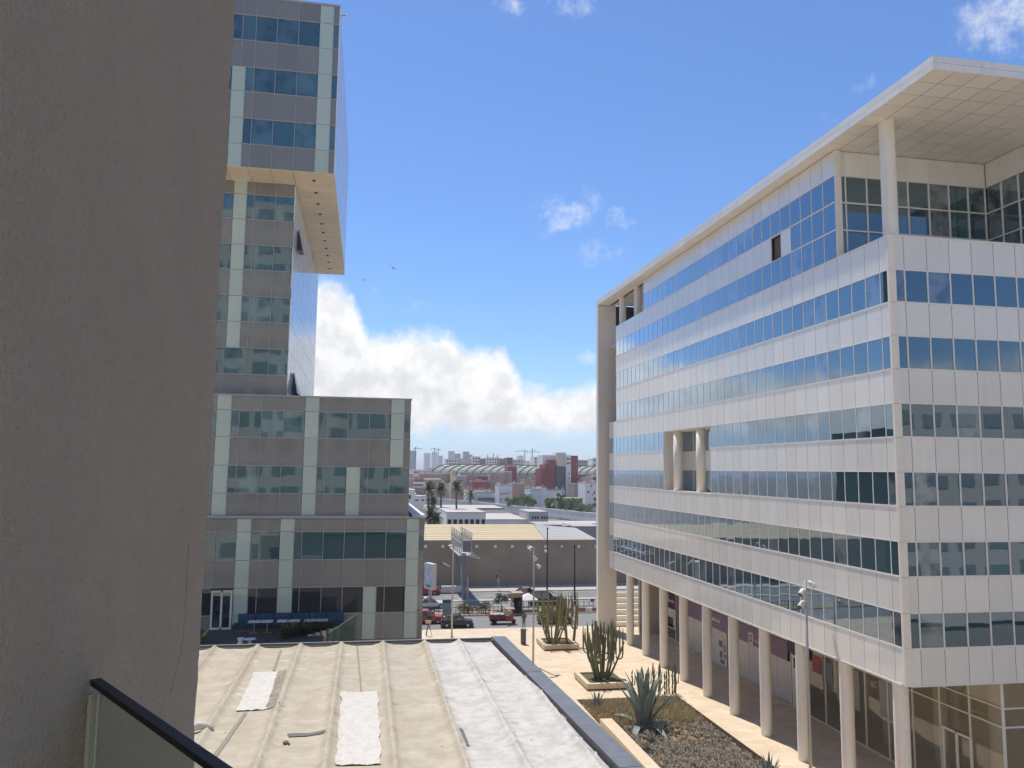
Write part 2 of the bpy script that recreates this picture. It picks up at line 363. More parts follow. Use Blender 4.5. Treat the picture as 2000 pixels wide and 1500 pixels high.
bal = thing('glass_balustrade', 'green glass balcony panel with a black handrail beside the stucco wall', 'railing', (-.6, 2.0, -.5))
ra = at_x(183, 1322, -.6); rz = ra.z
rb = at_z(440, 1500, rz); rd = (rb-ra).normalized(); re = ra+rd*1.6; nrm = Vector((-rd.y, rd.x, 0))
r0 = ra+rd*.015
MB().bar(r0+Vector((0, 0, -.0075)), re+Vector((0, 0, -.0075)), .022, .013).build('handrail', mat('black_rail', (.012, .013, .016), .55), bal)
g0 = r0+rd*.004
MB().hexa([g0+nrm*.006+Vector((0, 0, -1.1)), g0-nrm*.006+Vector((0, 0, -1.1)), re-nrm*.006+Vector((0, 0, -1.1)), re+nrm*.006+Vector((0, 0, -1.1))],
          [g0+nrm*.006+Vector((0, 0, -.016)), g0-nrm*.006+Vector((0, 0, -.016)), re-nrm*.006+Vector((0, 0, -.016)), re+nrm*.006+Vector((0, 0, -.016))]).build('glass_panel', clear_glass('rail_glass', (.90, .95, .91), .26, (.58, .70, .60)), bal)
MB().bar(g0-rd*.008+Vector((0, 0, -1.1)), g0-rd*.008+Vector((0, 0, -.036)), .02, .016).build('edge_trim', mat('trim_grey', (.45, .45, .40), .4), bal)

# ================================================================== annex roof below the balcony
ZR = -6.12
an = thing('annex_building', 'low annex with a weathered cream membrane roof and slate-grey parapet coping', 'building', (-1, 22, GZ))
c_far = at_z(986, 1242, -6.0); c_in = at_z(962, 1248, -6.0)
rdir = (at_z(1258, 1499, -6.0)-c_far).normalized(); fdir = (at_z(390, 1258, -6.0)-c_far).normalized()
n_in = Vector((rdir.y, -rdir.x, 0)); n_in = n_in if n_in.x < 0 else -n_in
m_slate = mat('coping_slate', (.125, .135, .155), .55, nscale=2.5, ncol=(.17, .18, .195), namt=.6, var=.15, bump=.15, bscale=14)
m_tar = mat('bitumen_dark', (.018, .018, .02), .7, nscale=5, var=.3, bump=.5, bscale=9)
def strip(p0, d, n, w_, s0, s1, z0, z1, mb, wob=0.0):
    a = p0+d*s0; b = p0+d*s1
    q = [a, b, b+n*w_, a+n*w_]
    if d.cross(n).z < 0: q = q[::-1]
    mb.hexa([(v.x, v.y, z0) for v in q], [(v.x, v.y, z1) for v in q])
st = 0.0; k = 0
while st < 26:                                     # coping stones along the right edge
    mb = MB(); ln = 2.6; strip(c_far, rdir, n_in, .50, st+.004, st+ln-.004, -6.07, -6.0+.004*math.sin(k*2.1), mb); mb.build('coping_slab', m_slate, an); st += ln; k += 1
mb = MB(); strip(c_far+rdir*.0, rdir, n_in, .46, 0, 26, GZ, -6.075, mb); mb.build('wall', mat('annex_wall', (.5, .45, .38), .85, nscale=1, var=.1), an)
mb = MB()
ringu = []
for k in range(200):                               # upturned bitumen flashing, wavy inner lip
    s_ = .42+k*.125; wv = .03*noise.noise(Vector((s_*1.3, 2, 0)))+.018*noise.noise(Vector((s_*4, 0, 7)))
    p = c_far+rdir*s_+n_in*.5; q = c_far+rdir*s_+n_in*(.58+wv); q2 = c_far+rdir*s_+n_in*(.70+wv*1.5)
    ringu.append([(p.x, p.y, -6.02), (q.x, q.y, -6.05), (q.x, q.y, -6.13), (q2.x, q2.y, -6.16)])
mb.loft(ringu, cap=False, closed=False); mb.build('flashing', m_tar, an, smooth_=True)
mb = MB(); m2 = MB()
strip(c_far, fdir, rdir, .10, .5, 14, -6.3, -6.035, mb); mb.build('coping', mat('coping_far', (.20, .20, .19), .75, nscale=3, var=.2), an)
strip(c_far+rdir*.105, fdir, rdir, .26, .5, 14, -6.3, -6.10, m2); m2.build('gutter', m_tar, an)
MB().box(-9.5, 4.4, 7.5, 28.2, GZ, -6.6).build('body', MATS['annex_wall'], an)
MB().box(-1.4, -.66, -1.2, 3.2, GZ, -2.61).build('lower_wall', m_stucco, hb)
# membrane: ribs every ~1.45 m, sagging bays with transverse folds
farY = lambda x: c_far.y+fdir.y/fdir.x*(x-c_far.x)-.30
rib_px = [(372+v*.45, 1220+q*.45) for v, q in ((-75, 100), (110, 100), (295, 95), (480, 92), (655, 90), (835, 85), (1015, 82), (1165, 78))]
ribX = [at_z(x, y, ZR).x for x, y in rib_px]
ribX = [ribX[0]-1.5]+ribX+[ribX[-1]+1.45]
folds = []
rnd = random.Random(3)
for b in range(len(ribX)-1):
    y = 8.0
    while y < 28.5:
        folds.append((b, y+rnd.uniform(-.2, .2), rnd.uniform(.025, .07), rnd.uniform(.028, .055), rnd.uniform(-.25, .35), rnd.uniform(-.3, .3))); y += rnd.uniform(.35, 1.5)
FB = {}
for f in folds: FB.setdefault(f[0], []).append(f)
def roof_h(x, y):
    b = 0
    while b < len(ribX)-2 and x > ribX[b+1]: b += 1
    t = (x-ribX[b])/(ribX[b+1]-ribX[b]); t = min(max(t, 0), 1)
    dl = min(x-ribX[b], ribX[b+1]-x)
    jag = 1+.22*noise.noise(Vector((ribX[b]*3 if t < .5 else ribX[b+1]*3, y*.7, 0)))
    h = .115*math.exp(-(abs(dl)/.085)**1.5)*jag + .035*math.exp(-(abs(dl)/.30)**2)
    for (_, fy, a, wd, sag, sk) in FB.get(b, []):
        if abs(y-fy) > 1.0: continue
        yc = fy+sag*(4*t*(1-t))+sk*(t-.5)*.6
        a2 = a*(.22+.78*abs(2*t-1)**1.3)*(0.6+.6*noise.noise(Vector((x*1.7, fy*5, 2))))
        h += max(a2, 0)*math.exp(-((y-yc)/wd)**2)
    h += .02*noise.noise(Vector((x*.8, y*.8, 4)))+.009*noise.noise(Vector((x*4, y*2.5, 9)))
    return h
def roof_sheet(x0f, x1f, ny, nx, lift=0.0, y0=7.0, y1f=None, crumple=0.0):
    vs = []; fs = []
    for j in range(ny+1):
        for i in range(nx+1):
            s_ = i/nx; tt = j/ny
            ya = y0+((y1f((x0f(y0)+x1f(y0))/2) if y1f else 28)-y0)*tt; xa, xb = x0f(ya), x1f(ya); x = xa+(xb-xa)*s_
            ye = y0+((y1f(x) if y1f else 28)-y0)*tt
            vs.append((x, ye, ZR+lift+roof_h(x, ye)+(crumple*(noise.noise(Vector((x*9, ye*9, 1)))+.6*noise.noise(Vector((x*22, ye*14, 5)))) if crumple else 0)))
    for j in range(ny):
        for i in range(nx): a = j*(nx+1)+i; fs.append((a, a+1, a+nx+2, a+nx+1))
    return MB().add(vs, fs)
m_mem = mat('membrane_cream', (.475, .415, .31), .55, nscale=1.3, ncol=(.38, .305, .205), namt=.62, var=.26, bump=.5, bscale=5, bdist=.06)
m_mem2 = mat('membrane_white', (.56, .53, .48), .7, nscale=2.2, ncol=(.41, .385, .345), namt=.75, var=.2, bump=.8, bscale=5, bdist=.06)
XS = ribX[7]
inner = lambda y: (c_far+rdir*((c_far.y-y)/-rdir.y)).x-.60
roof_sheet(lambda y: ribX[0], lambda y: XS+.05+.05*noise.noise(Vector((y*1.1, 3, 0)))+.02*noise.noise(Vector((y*5, 3, 0))), 760, 190, y1f=farY).build('membrane', m_mem, an, smooth_=True)
roof_sheet(lambda y: XS-.10, inner, 760, 70, lift=-.006, y1f=farY).build('membrane', m_mem2, an, smooth_=True)['label'] = 'whiter strip of roof membrane'
def zpx(x, y): return at_z(370+x*.45, 1220+y*.45, ZR+.05)
def quad_patch(name, cs, m, lift, crumple, n=26, ragged=.0):
    a, b, c, d = [zpx(*q) for q in cs]   # far-left, far-right, near-right, near-left
    vs = []; fs = []
    for j in range(n+1):
        for i in range(n+1):
            s_, tt = i/n, j/n
            p = (a*(1-s_)+b*s_)*(1-tt)+(d*(1-s_)+c*s_)*tt
            if ragged and i in (0, n): p.x += ragged*noise.noise(Vector((i, tt*9, 2)))
            vs.append((p.x, p.y, ZR+lift+roof_h(p.x, p.y)+crumple*(noise.noise(Vector((p.x*8, p.y*6, 1)))+.6*noise.noise(Vector((p.x*20, p.y*13, 5))))))
    for j in range(n):
        for i in range(n): k_ = j*(n+1)+i; fs.append((k_, k_+1, k_+n+2, k_+n+1))
    return MB().add(vs, fs).build(name, m, an, smooth_=True)
m_patch = mat('patch_white', (.61, .575, .51), .7, nscale=6, ncol=(.48, .45, .40), namt=.6, var=.16, bump=.8, bscale=18)
quad_patch('patch', [(282, 204), (384, 200), (334, 364), (202, 372)], m_patch, .030, .016, ragged=.05)
quad_patch('patch', [(660, 290), (816, 286), (834, 602), (634, 606)], m_patch, .032, .018, ragged=.10)
quad_patch('patch', [(386, 200), (420, 199), (366, 362), (336, 365)], mat('patch_brown', (.24, .20, .15), .95, nscale=7, ncol=(.40, .34, .27), namt=.8, var=.3), .022, .012)['label'] = 'brown bare strip beside a white patch'
quad_patch('tear', [(424, 466), (590, 459), (588, 471), (432, 479)], mat('tear_dark', (.17, .155, .14), .95), .020, .004)
quad_patch('tear', [(1170, 448), (1186, 450), (1216, 522), (1204, 522)], MATS['tear_dark'], .02, .004)
quad_patch('seam', [(724, 90), (732, 90), (750, 282), (742, 282)], mat('seam_grey', (.28, .25, .21), .9), .016, .004)
quad_patch('seam', [(392, 104), (402, 104), (372, 196), (360, 196)], MATS['seam_grey'], .016, .004)
quad_patch('seam', [(236, 376), (252, 376), (120, 566), (96, 566)], MATS['seam_grey'], .018, .004)
db = MB(); rd2 = random.Random(11)
for k in range(150):
    x = rd2.uniform(ribX[0], 5.0); y = rd2.uniform(13, 28.4); s_ = rd2.choice((.006, .008, .01, .014))
    if x > inner(y)-.05: continue
    z = ZR+roof_h(x, y); db.blob((x, y, z+s_*.5), s_, s_*rd2.uniform(.6, 1.6), s_*.6, 6, 4)
db.build('debris', mat('debris_dark', (.09, .07, .05), .95, var=.4, nscale=9), an, kind='stuff')
for (u_, v_, s_) in ((418, 508, .07), (390, 232, .045), (432, 512, .03)):
    p_ = zpx(u_, v_); MB().blob((p_.x, p_.y, ZR+roof_h(p_.x, p_.y)+.02), s_, s_*1.3, s_*.5, 7, 5).build('rubble', mat('rubble_brown', (.16, .12, .08), .95), an)
wl = MB(); p_ = zpx(45, 462); wl.tube([(p_.x-.3, p_.y-.1, ZR+.1), (p_.x-.05, p_.y, ZR+.17), (p_.x+.12, p_.y+.06, ZR+.15), (p_.x+.3, p_.y+.02, ZR+.08)], [.05, .1, .08, .03], 8); wl.build('loose_flap', m_patch, an, smooth_=True)
# ================================================================== white office building
XF, YF = 28.2, 38.37
wb = thing('office_building', 'white panelled office block with ribbon windows, round columns and a deep flat roof overhang', 'building', (34, 60, GZ))
m_pan = mat('panel_white', (.85, .835, .765), .3, streak=.07, nscale=.25, var=.03, rnd=.05, coat=.8)
m_alu = mat('mullion_alu', (.86, .83, .78), .4, spec=.6)
m_rev = mat('reveal_dark', (.10, .10, .10), .6)
m_pane = glass_mat('ribbon_glass', (.024, .066, .076), .03, tint=(.74, .87, 1.0), fk=3.3, blind=(.26, .32, .33), blinds=.26)
m_cream = mat('cream_render', (.89, .84, .735), .6, streak=.10, nscale=1.5, ncol=(.83, .77, .66), namt=.35, var=.05, rnd=.03)
m_core = mat('core_grey', (.05, .05, .05), .8)
TOPS = [11.33-3.72*k for k in range(6)]
LY = [38.56]+[39.24+1.3335*k for k in range(40)]          # joints along the long side
Y_UP, Y_LOW = 37, 39                                       # number of modules (upper / lower storeys)
fl = Facade('x', XF, wb); fr = Facade('y', YF, wb)
LOG0, LOG1 = 18, 26                                        # joints bounding the two-storey loggia
def long_row(kind, z0, z1, i0, i1, skip=None):
    for i in range(i0, i1):
        if skip and skip[0] <= i < skip[1]: continue
        a, b = LY[i], LY[i+1]
        if kind == 'panel': fl.put('panel', m_pan, a+.02, b-.02, z0+.014, z1-.014, 0, .09)
        else: fl.put('window_pane', m_pane, a+.03, b-.03, z0+.03, z1-.03, -.012, .03, .10)
def long_grid(z0, z1, i0, i1, skip=None, rail=True):
    for i in range(i0, i1+1):
        if skip and skip[0] < i < skip[1]: continue
        fl.bar(LY[i]-.026, LY[i]+.026, z0, z1, .010, .12)
    if rail:
        segs = [(i0, i1)] if not skip else [(i0, skip[0]), (skip[1], i1)]
        for a, b in segs:
            if b > a:
                fl.bar(LY[a]+.03, LY[b]-.03, z0-.035, z0+.05, .03, .15); fl.bar(LY[a]+.03, LY[b]-.03, z1-.025, z1+.02, .014, .12)
for k, t in enumerate(TOPS):
    n = Y_UP if k < 2 else Y_LOW
    sk = (LOG0, LOG1) if k in (2, 3) else None
    long_row('pane', t-1.85, t, 0, n, sk); long_grid(t-1.85, t, 0, n, sk)
    nz1 = TOPS[k+1] if k < 5 else -11.0
    n2 = Y_UP if k == 0 else Y_LOW
    long_row('panel', nz1, t-1.85, 0, n2, (LOG0, LOG1) if k == 2 else None)
long_row('panel', 11.33, 13.24, 0, Y_UP)                                       # parapet / spandrel under the top storey
U0 = 3                                                                        # the top storey starts three joints back from the corner
iF = min(range(len(LY)), key=lambda i: abs(LY[i]-78.3)); U0 = min(range(len(LY)), key=lambda i: abs(LY[i]-43.0))
long_row('pane', 13.24, 15.05, U0, Y_UP); long_grid(13.24, 15.05, U0, Y_UP)
long_row('pane', 15.05, 16.82, U0, U0+4); long_grid(15.05, 16.82, U0, U0+4)
VENT = U0+5
long_row('panel', 15.05, 16.82, U0+4, Y_UP, (VENT, VENT+1))
long_row('pane', 16.82, 18.55, U0, iF); long_grid(16.82, 18.55, U0, iF)
long_row('panel', 18.55, 20.12, U0, iF)
fl.put('open_vent', mat('vent_brown', (.16, .12, .09), .8), LY[VENT]+.03, LY[VENT+1]-.03, 15.1, 16.78, -.25, .05)
# right-hand facade
RX = [28.52, 29.1]+[29.1+1.43*k for k in range(1, 12)]
for k, t in enumerate(TOPS):
    nz1 = TOPS[k+1] if k < 5 else -11.0
    for i in range(len(RX)-1):
        fr.put('window_pane', m_pane, RX[i]+.03, RX[i+1]-.03, t-1.82, t-.03, -.02, .03, .16)
        fr.put('panel', m_pan, RX[i]+.022, RX[i+1]-.022, nz1+.012, t-1.85-.012, 0, .09)
        if k == 0: fr.put('panel', m_pan, RX[i]+.022, RX[i+1]-.022, 11.345, 13.20, 0, .09)
    for x in RX: fr.bar(x-.034, x+.034, t-1.85, t, .03, .18)
    fr.bar(RX[0], RX[-1], t-1.89, t-1.80, .05, .2); fr.bar(RX[0], RX[-1], t-.04, t+.03, .025, .17)
fr.bar(RX[0], RX[-1], 13.19, 13.29, .05, .3); fl.bar(LY[0], LY[U0], 13.19, 13.29, .05, .3); fl.bar(LY[0]+.2, LY[Y_LOW], -11.06, -10.99, .03, .2); fr.bar(RX[0], RX[-1], -11.06, -10.99, .03, .2)
# corner pilaster and body
pl = MB(); prof = [(XF-.04, YF+.20), (XF-.04, YF+.05), (XF+.02, YF-.04), (XF+.12, YF-.05), (XF+.34, YF-.05), (XF+.34, YF+.2)]
zz = [-11.03, -9.05, -7.27, -5.4, -3.55, -1.7, .15, 2.0, 3.85, 5.75, 7.6, 9.5, 11.33, 13.3]
for a, b in zip(zz, zz[1:]): pl.loft([[(x, y, a+.008) for x, y in prof], [(x, y, b-.008) for x, y in prof]])
pl.build('corner_pilaster', m_cream, wb)
core = MB(); core.box(XF+.12, 60, YF+.12, LY[LOG0], -10.9, 13.1); core.box(XF+3.2, 60, LY[LOG0], LY[LOG1], -10.9, 13.1); core.box(XF+.12, XF+3.2, LY[LOG0], LY[LOG1], 3.9, 13.1); core.box(XF+.12, XF+3.2, LY[LOG0], LY[LOG1], -10.9, -1.80)
core.box(XF+.12, 60, LY[LOG1], LY[Y_LOW]-.05, -10.9, 5.7); core.box(XF+.12, 60, LY[LOG1], LY[Y_UP]-.05, 5.7, 14.8); core.box(XF+.35, 60, LY[U0]+.22, LY[iF], 13.1, 20.1)
core.build('core', m_core, wb)
so_ = MB(); so_.box(XF+.02, 60, YF+.02, LY[Y_LOW], -11.02, -10.92); so_.build('arcade_soffit', mat('soffit_cream', (.60, .53, .43), .7, nscale=1, var=.05), wb)
# end returns
for e_ in ((XF+.02, XF+1.2, LY[Y_LOW]-.02, LY[Y_LOW]+.1, -11, 5.7), (XF+.02, XF+1.2, LY[Y_UP]-.02, LY[Y_UP]+.1, 5.75, 16.8), (XF+.10, XF+.17, LY[0], LY[U0], 11.3, 13.19), (XF+.10, XF+.2, LY[iF], LY[Y_UP], 15.05, 16.82)): MB().box(*e_).build('return_panel', m_pan, wb)
# loggia: returns, balcony slab, inner facade, two columns
lg = Facade('x', XF+1.9, wb)
for i in range(LOG0, LOG1, 2):
    a, b = LY[i], LY[i+2]
    lg.put('loggia_pane', m_pane, a+.04, b-.04, 2.0, 3.82, -.03, .03, .1); lg.put('loggia_panel', m_pan, a+.02, b-.02, .17, 1.98, 0, .1); lg.put('loggia_pane', m_pane, a+.04, b-.04, -1.66, .13, -.03, .03, .1)
    lg.bar(a-.03, a+.03, -1.7, 3.85, .02, .12)
lg.frame('loggia_mullion', m_alu)
rt = MB(); rt.box(XF+.02, XF+2, LY[LOG1]-.12, LY[LOG1]-.05, -1.7, 3.85); rt.box(XF+.02, XF+2, LY[LOG0]+.05, LY[LOG0]+.12, -1.7, 3.85); rt.box(XF-.03, XF+2.2, LY[LOG0]+.02, LY[LOG1]-.02, -1.78, -1.70); rt.box(XF+.02, XF+2.2, LY[LOG0]+.02, LY[LOG1]-.02, 3.84, 3.92)
rt.build('loggia_lining', m_cream, wb)
for Y in (70.4, 65.2): MB().cyl(XF+.55, Y, -1.70, 3.84, .40, n=24).build('column', m_cream, wb, smooth_=True)
fl.frame('mullion', m_alu); fr.frame('mullion', m_alu)
# near terrace: recessed glazing under the roof
tb = Facade('y', LY[U0]+.05, wb); TX = [28.62, 28.96, 30.43, 31.88, 33.33, 34.81, 36.26, 37.66, 38.92]
ts = Facade('x', 38.98, wb)
SY = [LY[U0], 42.04, 40.71, 39.4, 38.0]
for i in range(len(TX)-1):
    tb.put('terrace_panel', m_pan, TX[i]+.02, TX[i+1]-.02, 18.58, 20.12, 0, .09)
    for z0, z1 in ((16.82, 18.55), (15.05, 16.82), (13.1, 15.05)): tb.put('window_pane', m_pane, TX[i]+.03, TX[i+1]-.03, z0+.03, z1-.03, -.05, .03, .2)
for x in TX: tb.bar(x-.035, x+.035, 13, 20.12, .03, .16)
for z in (18.55, 16.82, 15.05): tb.bar(TX[0], TX[-1], z-.04, z+.04, .05, .18)
for i in range(len(SY)-1):
    ts.put('terrace_panel', m_pan, SY[i+1]+.02, SY[i]-.02, 18.58, 20.12, 0, .09)
    for z0, z1 in ((16.82, 18.55), (15.05, 16.82), (13.1, 15.05)): ts.put('window_pane', m_pane, SY[i+1]+.03, SY[i]-.03, z0+.03, z1-.03, -.05, .03, .2)
for y in SY[1:]: ts.bar(y-.035, y+.035, 13, 20.12, .03, .16)
for z in (18.55, 16.82, 15.05): ts.bar(SY[-1], SY[0], z-.04, z+.04, .05, .18)
tb.frame('terrace_mullion', m_alu); ts.frame('terrace_mullion', m_alu)
MB().box(XF+.02, XF+.40, LY[U0]-.10, LY[U0]+.18, 13.22, 20.13).build('end_pilaster', m_cream, wb)
tc = MB(); tc.box(39.05, 60, YF+.2, LY[U0]+.2, 13.0, 20.1); tc.build('terrace_core', m_core, wb)
MB().box(XF+.2, 39, YF+.15, LY[U0]+.1, 12.3, 12.5).build('terrace_floor', m_cream, wb)
def ringed_column(x, y, z0, z1, r, ns):
    b = MB(); h = (z1-z0)/ns; pf = []
    for k in range(ns): pf += [(r-.006, z0+h*k), (r, z0+h*k+.012), (r, z0+h*k+.05), (r, z0+h*(k+1)-.05), (r, z0+h*(k+1)-.012), (r-.006, z0+h*(k+1))]
    b.lathe(x, y, pf, 28); o = b.build('column', m_cream, wb, smooth_=True); return o
ringed_column(XF+.62, YF+.62, 13.0, 20.16, .42, 4)
for Y in (86.6, 81.4): ringed_column(XF+.62, Y, 14.9, 20.16, .40, 3)
for k in range(10): ringed_column(XF+.46, 84.0-4.94*k, GZ, -10.95, .40, 3)
# roof slab: soffit tiles, two-course fascia, deck
XE, YE, YR, ZS, ZT = 27.27, 33.15, 91.3, 20.16, 20.88
MB().box(XE+.06, 70, YE+.06, YR, ZS+.06, ZT-.04).build('roof_slab', mat('roof_concrete', (.06, .055, .05), .9), wb)
m_sof = mat('soffit_tile', (.91, .865, .775), .55, nscale=1.2, var=.04, rnd=.04)
xs = [XE+.02]+[28.56+1.385*k for k in range(0, 10)]; ys = [YE+.02]+[34.46+1.31*k for k in range(0, 8)]
for i in range(len(xs)-1):
    for j in range(len(ys)-1): piece('soffit_tile', m_sof, ((xs[i]+xs[i+1])/2, (ys[j]+ys[j+1])/2, ZS+.015), (xs[i+1]-xs[i]-.05, ys[j+1]-ys[j]-.05, .03), wb)
k = ys[-1]
while k < YR-1: piece('soffit_tile', m_sof, (XE+.75, k+.66, ZS+.015), (1.42, 1.30, .03), wb); k += 1.32
piece('soffit_tile', m_sof, (34, 84.9, ZS+.02), (9.9, 12.5, .03), wb)
m_fas = mat('fascia_white', (.86, .84, .785), .45, streak=.10, nscale=.8, var=.06, rnd=.05)
y = YE
while y < YR:
    b = min(y+2.64, YR)
    for z0, z1 in ((ZS, ZS+.36), (ZS+.37, ZT)): piece('fascia_panel', m_fas, (XE+.03, (y+b)/2, (z0+z1)/2), (.06, b-y-.015, z1-z0-.006), wb)
    y = b
x = XE+.065
while x < 46:
    for z0, z1 in ((ZS, ZS+.36), (ZS+.37, ZT)): piece('fascia_panel', m_fas, (x+1.35, YE+.03, (z0+z1)/2), (2.685, .06, z1-z0-.006), wb)
    x += 2.7
# far end fin wall, clad in narrow stone courses
m_fin = mat('stone_courses', (.90, .85, .75), .7, nscale=1, var=.06)
def courses(m, h):
    t = m.node_tree; b = t.nodes['Principled BSDF']; g = N('ShaderNodeNewGeometry', t); sp = N('ShaderNodeSeparateXYZ', t); L(g.outputs['Position'], sp.inputs[0], t)
    fr_ = M_('FRACT', M_('DIVIDE', sp.outputs[2], h, tree=t), tree=t); ln = M_('GREATER_THAN', fr_, .09, tree=t)
    src = b.inputs['Base Color'].links[0].from_socket; mx = N('ShaderNodeMixRGB', t, blend_type='MULTIPLY'); mx.inputs[0].default_value = 1
    L(src, mx.inputs[1], t); rg = N('ShaderNodeMixRGB', t); L(ln, rg.inputs[0], t); rg.inputs[1].default_value = (.76, .74, .70, 1); rg.inputs[2].default_value = (1, 1, 1, 1); L(rg.outputs[0], mx.inputs[2], t); L(mx.outputs[0], b.inputs['Base Color'], t)
courses(m_fin, .27)
MB().box(XE+.02, 29.5, YR+.02, YR+.75, GZ, ZT-.02).build('end_wall', m_fin, wb)
MB().box(XE-.01, XE+.015, YR-.01, YR+.78, GZ, ZT-.01).build('end_trim', m_cream, wb)
MB().box(29.6, 60, YR+.1, YR+.6, -11, 20.1).build('rear_wall', m_core, wb)
MB().box(XF+3.6, XF+3.9, LY[iF]+.05, YR, 14.85, 20.12).build('terrace_wall', m_fin, wb); MB().box(XF+.3, XF+3.6, LY[iF]+.05, YR, 14.82, 14.9).build('terrace_floor', m_cream, wb); MB().box(XF+.4, XF+3.6, LY[iF]+.01, LY[iF]+.2, 14.9, 20.12).build('return_panel', m_pan, wb)
# ground floor shops behind the arcade
XS_ = 34.15
sh = Facade('x', XS_, wb)
m_clear = clear_glass('shop_clear', (.92, .91, .84), .12, (.55, .50, .40), .05)  # beige diffuse part stands in for light missing inside and plaza reflections
m_shopgl = glass_mat('shop_glass', (.20, .18, .14), .02, tint=(.9, .9, .85), rnd=.3, blind=(.10, .095, .08), blinds=.3)
m_frost = mat('frosted_film', (.68, .64, .58), .35, nscale=.6, ncol=(.56, .54, .50), namt=.5)
m_purple = mat('sign_purple', (.22, .12, .22), .4, nscale=1.2, ncol=(.14, .11, .24), namt=.5)
m_white = mat('print_white', (.75, .73, .68), .6); m_dark = mat('print_dark', (.06, .055, .06), .6)
Z1, Z2, Z0 = -13.45, -14.45, GZ+.06
shY = [38.75+2.42*k for k in range(21)]
for a, b in zip(shY, shY[1:]):
    film = 60.3 < (a+b)/2 < 83
    sh.put('shop_pane', m_clear if a < 58 else m_shopgl, a+.03, b-.03, -12.45, -11.05, -.03, .012, .1)
    mg = m_clear if a < 58 else m_shopgl
    if not film: sh.put('shop_pane', mg, a+.03, b-.03, Z1+.03, -12.5, -.03, .012, .1); sh.put('shop_pane', mg, a+.03, b-.03, Z0, Z1-.04, -.03, .012, .1)
    else: sh.put('film_panel', m_frost, a+.03, b-.03, Z0+.1, -15.1, -.03, .03, .1)
    sh.bar(a-.035, a+.035, GZ, -11, .03, .12)
for z in (-12.47, Z1, Z0): sh.bar(shY[0], shY[-1], z-.035, z+.035, .05, .14)
sh.frame('shop_frame', m_alu)
MB().box(38.2, 60, 40.2, 92, GZ, -10.95).build('shop_interior', mat('shop_inside', (.66, .57, .44), .9), wb)
MB().box(XS_+.3, XS_+.35, 58.5, 92, GZ, -10.95).build('shop_backing', mat('shop_back', (.30, .27, .22), .9), wb)
s2 = Facade('y', 38.72, wb)
for k in range(5):
    a, b = XS_+.05+2.0*k, XS_+2.05+2.0*k
    for z0, z1 in ((-12.45, -11.05), (Z1+.03, -12.5), (Z0, Z1-.04)): s2.put('shop_pane', m_clear, a+.03, b-.03, z0, z1, -.03, .03, .3)
    s2.bar(a-.035, a+.035, GZ, -11, .03, .12)
for z in (-12.47, Z1, Z0): s2.bar(XS_, XS_+10, z-.035, z+.035, .05, .14)
s2.frame('shop_frame', m_alu)
for (x, y) in ((36.2, 41.5), (36.4, 46.4), (39.5, 41.2), (36.3, 51.4), (36.3, 56.0)): MB().cyl(x, y, GZ, -10.98, .42, n=20).build('column', m_cream, wb, smooth_=True)
# sign band, film edges, posters, door
sg = MB(); sg.box(XS_-.08, XS_-.03, 60.9, 84.8, -15.08, -13.55); sgn = sub(sg.build('sign_band', m_purple, wb)); sgn['label'] = 'long purple shop sign band with white marks'
tx = MB()
def glyph_row(y_far, y_near, z0, z1, n, seed):
    r = random.Random(seed); wv = (y_far-y_near)/n
    for i in range(n):
        y = y_far-wv*(i+.5); h = (z1-z0)*r.choice((1, .62, .62, .7)); ww = wv*.32
        tx.box(XS_-.10, XS_-.082, y-ww, y-ww+.09, z0, z0+h)
        if r.random() < .8: tx.box(XS_-.10, XS_-.082, y-ww+.09, y+ww*.6, z0+h*.62, z0+h*.85)
        if r.random() < .6: tx.box(XS_-.10, XS_-.082, y+ww*.5, y+ww*.5+.08, z0, z0+h*.6)
glyph_row(75.6, 73.3, -14.42, -14.02, 9, 2)
def icon(y, z, s):
    for (a, b, c, d) in ((-.5, -.3, -.5, .5), (.3, .5, -.5, .5), (-.3, .3, .34, .5), (-.3, .3, -.5, -.34)): tx.box(XS_-.10, XS_-.082, y+a*s, y+b*s, z+c*s*1.15, z+d*s*1.15)
    tx.box(XS_-.10, XS_-.082, y-.1*s, y+.1*s, z-.15*s, z+.2*s)
icon(67.15, -14.55, .85); glyph_row(66.5, 64.6, -14.75, -14.4, 6, 5); icon(87.0, -14.1, .8); glyph_row(86.4, 84.9, -14.4, -14.1, 5, 8)
tx.build('sign_lettering', m_white, sgn, kind='stuff')
b2 = MB(); b2.box(XS_-.09, XS_-.04, 84.85, 88.0, -15.1, -13.2); b2.build('sign_band', mat('sign_plum', (.06, .03, .04), .5), wb)
m_poster = mat('poster_print', (.75, .70, .62), .6, nscale=.9, ncol=(.52, .50, .46), namt=.7)
def poster(y0, y1, z0, z1, m, off=.06): off = off if y0 > 58 else -.006; return sub(MB().box(XS_-off, XS_-off+.016, y0, y1, z0, z1).build('poster', m, wb))
pp = poster(84.6, 88.2, GZ+1.2, -15.15, m_poster); q = MB(); q.box(XS_-.075, XS_-.062, 85.3, 87.4, -18.1+1.0, -16.1); q.build('picture', m_dark, pp); q = MB(); q.box(XS_-.075, XS_-.062, 85.1, 87.6, GZ+1.3, GZ+1.65); q.build('picture', mat('print_red', (.35, .07, .06), .6), pp)
pp = poster(72.0, 76.6, Z0+.1, -15.12, m_poster); q = MB()
for (a, b, c, d) in ((72.9, 73.7, -16.6, -16.0), (72.3, 72.6, -16.9, -16.3), (73.0, 73.5, -17.6, -17.0), (72.6, 73.4, -18.1, -17.75), (72.2, 72.5, -17.5, -17.1), (75.4, 76.4, -17.0, -15.6)): MB().box(XS_-.075, XS_-.062, a, b, c, d).build('picture', mat('print_grey', (.20, .19, .18), .6), pp)
